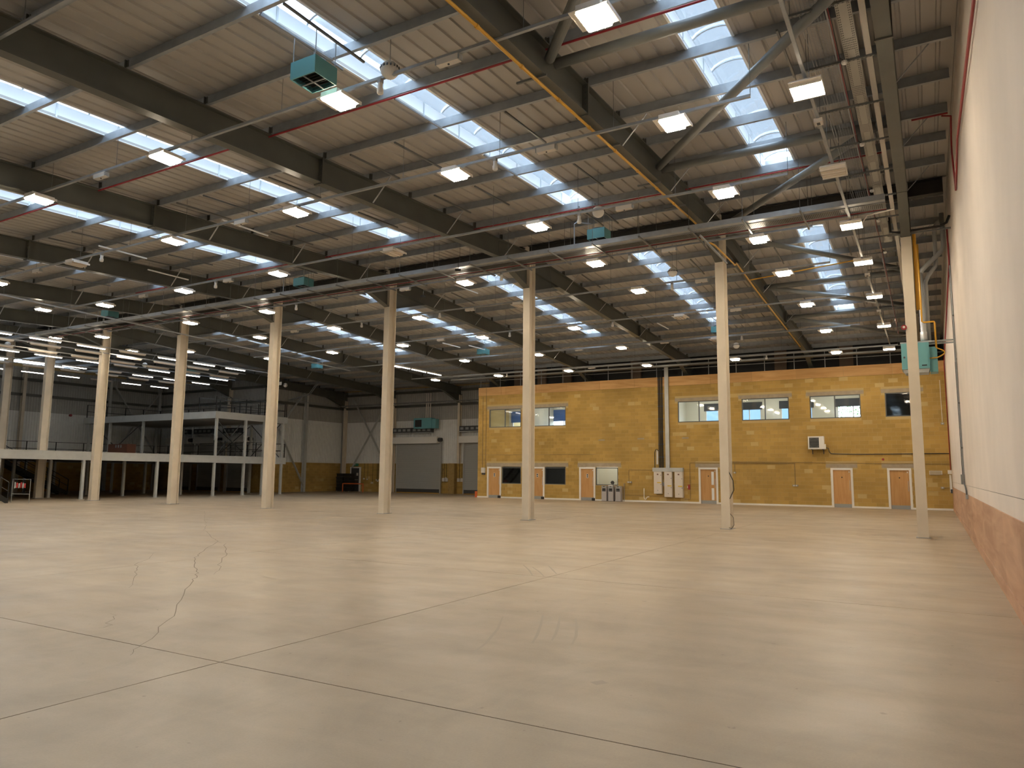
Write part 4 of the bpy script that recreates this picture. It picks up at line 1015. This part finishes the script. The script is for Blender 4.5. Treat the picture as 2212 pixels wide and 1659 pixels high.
t = thing('junction_box', 'grey junction box and switches on the free end of the block wall', 'switch box', (-27.9,YW-.05,1.63)); part('box', MB().box(-28.05,-27.74,YW-.1,YW-.005,1.75,2.12), OFFW, t); part('switch', MB().box(-28.0,-27.88,YW-.09,YW-.005,1.62,1.74), DGREY, t); part('switch', MB().box(-27.86,-27.74,YW-.09,YW-.005,1.62,1.74), DGREY, t)
single('sounder', MB().rod((-2.31,YW-.09,2.65),(-2.31,YW-.005,2.65),.06,14), REDP, 'small red sounder on the block wall above the doors', 'alarm', (-2.31,YW-.05,2.65))
t = thing('bulkhead_light', 'long grey bulkhead light on the block wall beside the last column', 'light', (.1,YW-.05,1.82)); part('base', MB().box(-.17,.42,YW-.08,YW-.005,1.83,2.05), OFFW, t); part('lens', MB().box(-.14,.38,YW-.11,YW-.08,1.85,2.03), mat('bulkhead_lens',(0.45,0.38,0.28),0.3), t)
for x, z, w in ((-16.3,3.95,.45),(-13.4,3.95,.42),(-19.0,3.9,.45)):
    single('air_brick', MB().box(x,x+w,YW-.006,YW+.004,z,z+.09), LINTEL, 'narrow grey vent plate set in the block wall', 'vent', (x,YW,z), 'vent plates in the block wall')

# ---- air conditioner outdoor unit
t = thing('air_conditioner', 'white air conditioner condenser on brackets on the block wall', 'air conditioner', (-5.6, YW-.2, 3.0))
part('case', MB().box(-6.04,-5.20,YW-.42,YW-.10,3.22,3.94), WHITE, t); part('side_cover', MB().box(-5.20,-5.13,YW-.36,YW-.12,3.22,3.5), WHITE, t)
part('fan_opening', MB().box(-5.97,-5.46,YW-.426,YW-.42,3.30,3.87), DGREY, t)
part('fan', MB().rod((-5.71,YW-.432,3.58),(-5.71,YW-.426,3.58),.25,24), BLACK, t)
for i in range(9): part('grille_bar', MB().box(-5.97,-5.46,YW-.445,YW-.435,3.32+i*.064,3.33+i*.064), GREYM, t)
for x in (-5.86, -5.28): part('bracket', MB().box(x-.02,x+.02,YW-.42,YW-.005,3.18,3.22).box(x-.02,x+.02,YW-.04,YW-.005,2.95,3.18), DGREY, t)
part('refrigerant_pipe', MB().tube([(-5.13,YW-.2,3.3),(-5.02,YW-.1,3.28),(-5.0,YW-.05,3.1),(-4.9,YW-.03,2.97),(-3.5,YW-.03,2.93),(.78,YW-.03,2.95)], .022, 8), DGREY, t, smooth=True)

# ---- guard rail over the offices
def rail_post(x):
    t = thing('guard_post', 'slim grey guard rail post above the plywood upstand', 'post', (x, YW+.05, 7.86), 'guard posts over the office wall')
    part('post', MB().rod((x,YW+.05,7.86),(x,YW+.05,8.88),.022,8), GALV, t); part('foot', MB().box(x-.05,x+.05,YW+.0,YW+.1,7.86,7.88), GALV, t)
x = -28.26
while x < .8: rail_post(x); x += 1.66
for z, n in ((8.35,'lower'),(8.86,'upper')): single('guard_rail', MB().rod((-28.3,YW+.05,z),(.8,YW+.05,z),.02,8), GALV, '%s grey guard rail tube over the office wall' % n, 'guard rail', (-28.3,YW+.05,z))
single('orange_box', MB().box(-28.62,-28.42,YW+.02,YW+.2,0,.42).box(-28.60,-28.44,YW+.0,YW+.02,.05,.38), ORANGE, 'orange corner protector at the free end of the block wall', 'protector', (-28.5,YW+.1,0))
single('dark_tray', MB().box(-30,.5,43.2,43.6,8.35,8.38).box(-30,.5,43.2,43.22,8.38,8.45), GALVD, 'wide dark cable tray hanging before the office wall head', 'cable tray', (-30,43.2,8.35))

# cable loops on the second column
t = thing('cable_loop', 'black cable looping out from the side of a cream column', 'cable', (COLX[1]+.1, YC+.2, .05))
part('loop', MB().tube([(COLX[1]+.03,YC+.2,8.7),(COLX[1]+.03,YC+.2,2.0),(COLX[1]+.10,YC+.1,1.85),(COLX[1]+.26,YC,1.55),(COLX[1]+.28,YC,1.25),(COLX[1]+.15,YC,.98),(COLX[1]+.05,YC+.2,.9)],.014,8), BLACK, t, smooth=True)
part('tail', MB().tube([(COLX[1]+.1,YC+.15,.5),(COLX[1]+.24,YC,.38),(COLX[1]+.26,YC-.02,.15),(COLX[1]+.18,YC-.02,.03),(COLX[1]+.10,YC,.06)],.009,8), BLACK, t, smooth=True)

# ================================================================== MEZZANINE
XM = -43.0
t = thing('mezzanine', 'grey two storey steel mezzanine with lower and upper deck by the far wall', 'mezzanine', (XM, 30, 0))
def deck(name, x0, x1, y0, y1, z0, z1):
    d = part(name, MB().box(x0+.1,x1-.1,y0+.1,y1-.1,z1-.05,z1), GREYM, t)
    for a, b, c, e in ((x1-.1,x1,y0,y1),(x0,x0+.1,y0,y1),(x0+.1,x1-.1,y0,y0+.1),(x0+.1,x1-.1,y1-.1,y1)):
        e_ = part('edge_beam', MB().box(a,b,c,e,z0,z1), MEZZ, d)
        part('toe_board', MB().box(a-.01 if a>x0 else a-.01,b+.01,c-.005,e+.005,z1,z1+.05), MEZZ, d)
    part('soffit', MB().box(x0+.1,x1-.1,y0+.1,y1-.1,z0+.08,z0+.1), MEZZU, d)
deck('lower_deck', -59.5, XM, 10.0, 40.05, 2.27, 2.72); deck('upper_deck', -58.9, XM, 33.5, 40.05, 5.36, 5.8)
def leg(x, y, z0, z1, w=.15): part('leg', MB().box(x-w/2,x+w/2,y-w/2,y+w/2,z0,z1).box(x-.14,x+.14,y-.14,y+.14,z0,z0+.02), MEZZ, t)
for y in (12.0, 16.0, 20.2, 24.7, 29.4, 33.7, 36.2, 37.9, 39.7):
    for x in (XM-.12, -46.6, -50.8, -54.9, -58.8):
        if y in (36.2, 37.9) and x < -44: continue
        leg(x, y, 0, 2.3)
for x, y in ((XM-.12,33.7),(XM-.12,36.2),(XM-.12,37.9),(XM-.12,39.7),(-46.6,39.7),(-51.4,33.7),(-55.6,33.7),(-58.4,33.7),(-50.8,39.7),(-55.0,39.7),(-58.6,39.7)): leg(x, y, 2.72, 5.4, .16)
def xb(p, q): part('cross_brace', MB().rod(p, q, .03, 6), DGREY, t)
xb((XM-.3,33.9,5.3),(XM-.3,36.1,2.8)); xb((XM-.3,36.1,5.3),(XM-.3,33.9,2.8)); xb((-46.5,39.6,5.3),(XM-.3,39.6,2.8)); xb((XM-.3,39.6,5.3),(-46.5,39.6,2.8))
xb((-58.2,33.9,5.2),(-54.0,33.9,2.9)); xb((-52.0,33.9,5.2),(-56.0,33.9,2.9)); xb((-50.6,39.6,5.2),(-46.7,39.6,2.8)); xb((-46.7,39.6,5.2),(-50.6,39.6,2.8))
def railing(p, q, z, n):
    p, q = Vector(p), Vector(q)
    for i in range(n+1):
        c = p+(q-p)*(i/n); part('rail_post', MB().bar((c.x,c.y,z),(c.x,c.y,z+1.1),.05,.05), BLACK, t)
    for h in (.55, 1.08): part('hand_rail', MB().rod((p.x,p.y,z+h),(q.x,q.y,z+h),.022,6), BLACK if h < 1 else DGREY, t)
railing((XM-.15,33.6,0),(XM-.15,40.0,0),2.72,7); railing((-58.6,10.2,0),(-58.6,39.8,0),2.72,14); railing((XM-.3,40.0,0),(-59.3,40.0,0),2.72,8)
railing((XM-.12,33.6,0),(XM-.12,40.0,0),5.8,5); railing((-58.7,33.6,0),(-58.7,40.0,0),5.8,4); railing((XM-.3,40.0,0),(-58.7,40.0,0),5.8,8); railing((-45,33.62,0),(-45.1,39,0),5.8,3)
t2 = thing('wooden_crate', 'brown wooden crate with pale brackets standing on the lower mezzanine deck', 'crate', (-51.5,32.4,2.725))
part('box', MB().box(-53.2,-50.9,32.2,32.9,2.73,3.62), SKIN_BROWN, t2)
for i, x in enumerate((-52.2,-51.9,-51.6)): part('bracket', MB().box(x-.05,x+.05,32.16,32.2,3.35,3.55), GREYM, t2)
def stair(x, y0, y1, zt, lab):
    """flight falling from y0 (top) to y1 (foot)"""
    s = thing('steel_stair', lab, 'stair', (x, y1, 0)); n = 12
    for dx in (-.55, .55):
        part('stringer', MB().bar((x+dx,y1,.08),(x+dx,y0,zt),.05,.24), BLACK, s)
        part('hand_rail', MB().rod((x+dx,y1,1.05),(x+dx,y0,zt+1.0),.024,8), DGREY, s); part('mid_rail', MB().rod((x+dx,y1,.6),(x+dx,y0,zt+.55),.018,8), DGREY, s)
        for i in range(4):
            u = i/3; yy = y1+(y0-y1)*u; part('rail_post', MB().bar((x+dx,yy,zt*u),(x+dx,yy,zt*u+1.03),.04,.04), BLACK, s)
    for i in range(n):
        u = (i+.6)/n; yy = y1+(y0-y1)*u; zz = zt*u; part('tread', MB().box(x-.53,x+.53,yy-.13,yy+.13,zz-.02,zz+.02), DGREY, s)
stair(-41.2, 15.6, 19.6, 2.6, 'black steel stair falling along the mezzanine front'); stair(-52.5, 24.5, 28.8, 2.3, 'dark stair hidden under the mezzanine deck')
t3 = thing('barrier_board', 'small red and white barrier board tied at the foot of the stair', 'sign', (-40.7,19.9,.9))
part('frame', MB().rod((-40.9,19.9,0),(-40.9,19.9,1.2),.014,6).rod((-40.9,19.9,1.2),(-40.0,20.3,1.2),.014,6).rod((-40.9,19.9,.45),(-40.0,20.3,.45),.014,6).rod((-40.0,20.3,0),(-40.0,20.3,1.2),.014,6), GREYM, t3)
for i in range(6): part('stripe', MB().box(-40.78+i*.1,-40.68+i*.1,19.93+i*.045,19.95+i*.045,.75+.02*(i%2),1.05-.03*(i%3)), REDWHITE if i % 2 else WHITE, t3)

# ================================================================== DOCK AND FAR WALL
FS = YB/52.0
fx = lambda x: round(x*FS, 2)
fz = lambda z: round(1.705+(z-1.705)*FS, 2)
def shutter(x0, x1, y, top, lab, boxside=True):
    t = thing('roller_shutter', lab, 'shutter', ((x0+x1)/2, y-.1, 0))
    n = int((top-.35)/.075)
    me = MB().ext([(0,0),(.012,.0),(.022,.02),(.022,.05),(.012,.07),(0,.07)], (0,0,0), (x1-x0,0,0), (0,-1,0), (0,0,1)).mesh('slat', SHUT)
    for i in range(n): put('slat', me, (x0-(x0+x1)/2, -.02, .35+i*.075), t)
    part('bottom_bar', MB().box(x0,x1,y-.16,y-.12,.05,.35), DGREY, t); part('seal', MB().box(x0,x1,y-.17,y-.12,0,.05), YELP, t)
    for x in (x0-.09, x1): part('guide', MB().box(x,x+.09,y-.2,y-.04,0,top), SHUT, t)
    part('backing', MB().box(x0,x1,y-.11,y-.09,.05,top), DGREY, t)
    part('hood', MB().box(x0-.35,x1-.1,y-.55,y-.03,top-.05,top+.5), WHITE, t)
    if boxside: part('motor', MB().rod((x1-.1,y-.3,top+.25),(x1+.25,y-.3,top+.25),.16,12), DGREY, t)
    part('chain', MB().rod((x1+.3,y-.15,top+.2),(x1+.3,y-.15,1.3),.012,5), DGREY, t)
shutter(fx(-41.6),fx(-36.9),YB-.07,fz(4.3),'grey roller shutter under the teal heater on the far wall'); shutter(fx(-34.4),fx(-29.8),YB-.07,fz(4.3),'grey roller shutter partly hidden by the block wall end')
for i, (a, b) in enumerate(((-58.8,-56.1),(-55.05,-52.3),(-51.25,-48.55))):
    shutter(a, b, YD-.07, 4.1, ['roller shutter behind the mezzanine, next to the left wall','roller shutter behind the mezzanine, in the middle of three','roller shutter behind the mezzanine, close to the inner wall corner'][i])
def air_curtain(x0, x1, y, z, lab, n=4):
    t = thing('air_curtain', lab, 'air curtain', (x0,y-.3,z))
    part('case', MB().box(x0,x1,y-.45,y-.06,z,z+.42), DGREY, t); part('lip', MB().box(x0,x1,y-.5,y-.06,z-.06,z), MEZZ, t)
    for i in range(n):
        a = x0+(x1-x0)*(i+.2)/n; b = x0+(x1-x0)*(i+.8)/n; part('grille', MB().box(a,b,y-.46,y-.45,z+.12,z+.32), GREYM, t)
air_curtain(fx(-42.0),fx(-39.95),YB,fz(5.22),'dark grey air curtain on the far wall, first of the pair over the shutter'); air_curtain(fx(-39.85),fx(-37.75),YB,fz(5.22),'dark grey air curtain behind the teal heater on the far wall'); air_curtain(fx(-34.8),fx(-32.7),YB,fz(5.25),'dark grey air curtain over the shutter by the block wall end')
for i, (a, b) in enumerate(((-58.6,-56.4),(-55.6,-53.3),(-51.8,-49.8))):
    air_curtain(a,b,YD,4.88,['dark air curtain behind the mezzanine by the left wall','dark air curtain behind the mezzanine in the middle','dark air curtain behind the mezzanine by the corner'][i])
t = thing('wall_heater', 'teal wall heater with black square grille on the far wall', 'heater', (-37.1, YB-.7, 5.4))
part('case', MB().box(-38.07,-36.22,YB-1.05,YB-.5,5.42,6.3), TEAL, t); part('grille', MB().box(-37.92,-37.24,YB-1.06,YB-1.05,5.55,6.15), BLACK, t)
for i in range(6): part('louvre', MB().box(-37.92,-37.24,YB-1.075,YB-1.06,5.6+i*.1,5.62+i*.1), DGREY, t)
part('side_unit', MB().box(-36.22,-35.84,YB-1.0,YB-.5,5.42,6.2), TEAL, t)
for x in (-36.95,-36.76,-36.52): part('flue', MB().rod((x,YB-.8,6.2),(x,YB-.8,8.4),.05,8), OFFW, t)
# fire door
d = bpy.data.objects.new('door_7', None); C.objects.link(d); tag(d, kind='structure')
x0, x1, y = -45.79, -44.62, YB-.1
part('door_frame', MB().box(x0,x0+.1,y-.1,y+.06,0,2.18).box(x1-.1,x1,y-.1,y+.06,0,2.18).box(x0+.1,x1-.1,y-.1,y+.06,2.08,2.18), WHITE, d)
lf = part('door_leaf', MB().box(x0+.1,x1-.1,y-.04,y,0,2.08), DGREY, d); part('push_bar', MB().box(x0+.3,x1-.2,y-.1,y-.06,1.0,1.06), GREYM, lf); part('notice', MB().box(x1-.45,x1-.25,y-.046,y-.04,1.4,1.65), OFFW, lf)
t = thing('exit_sign', 'green running man exit sign above the dark fire door', 'sign', (-45.16,YB-.12,2.3))
part('panel', MB().box(-45.5,-44.92,YB-.14,YB-.07,2.26,2.48), GREEN, t); part('figure', MB().box(-45.26,-45.22,YB-.146,YB-.14,2.32,2.42).rod((-45.24,YB-.146,2.445),(-45.24,YB-.14,2.445),.02,8).box(-45.29,-45.18,YB-.146,YB-.14,2.38,2.395), WHITE, t); part('arrow', MB().box(-45.11,-44.99,YB-.146,YB-.14,2.36,2.38), WHITE, t)
# black crates in a stack
for j in range(5):
    for i in range(2):
        x, z = -45.64+i*.86, .10+j*.30
        t = thing('black_crate', 'black plastic crate in the pile on castors before the inner wall', 'crate', (x,49.1,z), 'black crates in the pile')
        s_ = .02*((j*2+i) % 3)
        part('tub', MB().ext([(-.36,0),(.36,0),(.39,.26),(-.39,.26)], (x+s_,48.8,z), (x+s_,49.4,z), (1,0,0), (0,0,1)), BLACK, t); part('rim', MB().box(x-.40+s_,x+.40+s_,48.76,49.44,z+.26,z+.29), BLACK, t)
t = thing('crate_dolly', 'dark dolly with small white castors under the black crates', 'dolly', (-45.26,49.1,0)); part('platform', MB().box(-46.03,-44.48,48.8,49.4,.06,.10), BLACK, t)
for x in (-45.94,-45.45,-45.06,-44.58): part('castor', MB().rod((x,48.82,.035),(x,48.87,.035),.035,8), OFFW, t)
t = thing('orange_barrier', 'orange steel hoop barrier on the floor before the fire door', 'barrier', (-43.22,48.4,0))
part('post', MB().rod((-44.67,48.2,0),(-44.67,48.2,.72),.045,10), ORANGE, t); part('post', MB().rod((-42.63,48.5,0),(-42.63,48.5,.72),.045,10), ORANGE, t); part('top_bar', MB().rod((-44.67,48.2,.72),(-42.63,48.5,.72),.045,10), ORANGE, t)
# switches on cables on the dado
def drop(x, z, lab, y=YB-.1):
    t = thing('drop_switch', lab, 'switch', (x,y,z), 'dropped switches on the far dado'); part('cable', MB().rod((x,y,z),(x,y,2.5),.016,6), BLACK, t); part('switch', MB().box(x-.06,x+.06,y-.08,y+.0,z-.12,z), OFFW, t)
for x, z in ((-45.5,1.2),(-45.1,1.15),(-44.5,.85),(-44.0,1.1),(-43.85,1.0),(-43.7,1.1),(-43.55,1.2),(-36.5,1.3),(-36.3,1.35),(-35.4,1.3),(-34.95,1.25),(-34.7,1.3)): drop(fx(x), z, 'switch on a dark cable hanging down the far block dado')
for x in (-35.5,-35.15,-33.98,-33.62):
    single('control_box', MB().box(x-.13,x+.13,YB-.2,YB-.06,1.0,1.28).box(x-.11,x+.11,YB-.21,YB-.2,1.02,1.26), OFFW, 'pale shutter control box on the far block dado', 'control box', (x,YB-.1,1.0), 'shutter control boxes')
part_y = YB-.08
def number(txt, x, z, lab):
    cu = bpy.data.curves.new('bay_number', 'FONT'); cu.body = txt; cu.size = .32; cu.extrude = .004; cu.align_x = 'CENTER'
    ob = bpy.data.objects.new('tmp', cu); me = bpy.data.meshes.new_from_object(ob); bpy.data.objects.remove(ob)
    me.materials.append(SIGN); o = put('bay_number', me, (x, YB-.075, z)); o.rotation_euler = (math.pi/2,0,0)
    tag(o, lab, 'number')
number('2', -35.62, 1.85, 'black numeral two painted by the shutter under the teal heater'); number('3', -40.85, 1.85, 'black numeral three on the dado between brace and shutter'); number('1', -33.55, 1.85, 'black numeral one painted past the block pier')
single('brick_pier', MB().box(-34.85,-34.25,YB-.42,YB-.06,0,2.5), mat('buff_pier',(0.36,0.24,0.085),0.9,var=.15,scale=6), 'buff block pier between the two far roller shutters', 'pier', (-34.5,YB-.2,0))
# bent cable tray and conduits before the far wall
t = thing('far_cable_tray', 'bent cable tray stepping down before the far and inner walls', 'cable tray', (-44.5,40,7.6))
for dx in (0, .18): part('side', MB().tube([(-40.6+dx,40.5,8.4),(-42.4+dx,41.5,7.75),(-46.2,43+dx,7.62),(-46.2,49.4+dx*.2,7.6)],.03,6), GALV, t)
part('far_run', MB().box(-46.2,-29,YB-1.7,YB-1.3,7.55,7.6), GALVD, t)
for i in range(9):
    x = -45.6+i*1.9; part('cross_arm', MB().bar((x,YB-1.8,7.53),(x,YB-1.2,7.53),.05,.04), GALV, t); part('drop_rod', MB().rod((x,YB-1.5,7.55),(x,YB-1.5,9.0),.008,5), GALVD, t)
single('red_beacon', MB().rod((-60.78,33.4,6.1),(-60.62,33.4,6.1),.10,12), REDP, 'small dark red sounder on the left wall cladding', 'alarm', (-60.7,33.4,6.1))

# ================================================================== OUTSIDE, seen through the office windows
def tree(x, y, h, lab):
    t = thing('tree', lab, 'tree', (x,y,0)); part('trunk', MB().rod((x,y,0),(x,y,h*.6),.18,8,.10), SKIN_BROWN, t)
    mb = MB(); rnd = random.Random(int(x*10))
    for i in range(2600):
        a = rnd.uniform(0,6.283); u = rnd.uniform(-1,1); r = 2.4*rnd.random()**.5
        c = Vector((x+r*math.cos(a)*math.sqrt(1-u*u), y+r*math.sin(a)*math.sqrt(1-u*u), h*.75+u*h*.35)); w = rnd.uniform(.05,.12)
        d1 = Vector((rnd.uniform(-1,1),rnd.uniform(-1,1),rnd.uniform(-1,1))).normalized()*w; d2 = Vector((rnd.uniform(-1,1),rnd.uniform(-1,1),rnd.uniform(-1,1))).normalized()*w
        n = len(mb.v); mb.v += [tuple(c), tuple(c+d1), tuple(c+d1+d2), tuple(c+d2)]; mb.f.append((n,n+1,n+2,n+3))
    part('foliage', mb, FOLIAGE, t, kind='stuff')
tree(-5.6, 61, 8.5, 'leafy green tree outside the office windows near the white wall end'); tree(-1.0, 67, 9.0, 'second leafy tree standing further out beyond the office windows')
t = thing('blue_backdrop', 'added blue block with a red band outside the office windows', 'building', (-14,70,0)); part('wall', MB().box(-22,-8.5,70,82,0,8.0), mat('backdrop_blue',(0.12,0.19,0.28),0.6), t); part('red_band', MB().box(-22,-8.5,69.9,70,5.0,5.9), mat('backdrop_red',(0.35,0.03,0.05),0.6), t)  # added block gives the windows their blue where the sky burns out white
t = thing('far_terrace', 'white terrace house front outside the free end office windows', 'building', (-40,74,0)); part('wall', MB().box(-52,-30,74,80,0,7.0), mat('terrace_white',(0.30,0.30,0.30),0.7), t)
for i in range(8): part('window', MB().box(-51+i*2.6,-49.8+i*2.6,73.95,74,4.6,6.2), DGREY, t)
g = put('ground_outside', MB().box(-90,40,YB+.4,110,-.4,-.3).mesh('ground_outside', mat('asphalt',(0.08,0.08,0.08),0.9))); tag(g, kind='structure')

t = thing('cable_riser', 'thick black cable riser on the left wall beside the pale stanchion', 'cable', (-60.5,28.4,0))
for i in range(5): part('cable', MB().rod((-60.5,28.2+i*.11,0),(-60.5,28.2+i*.11,7.3),.05,6), BLACK, t)
t = thing('hanging_exit_sign', 'white and green exit sign hanging below the roof near the mezzanine', 'sign', (-40.4,36.6,7.9))
part('panel', MB().box(-40.75,-40.1,36.58,36.62,7.86,8.08), WHITE, t); part('symbol', MB().box(-40.70,-40.45,36.57,36.58,7.9,8.04), GREEN, t)
for x in (-40.7,-40.15): part('wire', MB().rod((x,36.6,8.08),(x,36.6,lin(36.6)+.005),.006,5), GALVD, t)
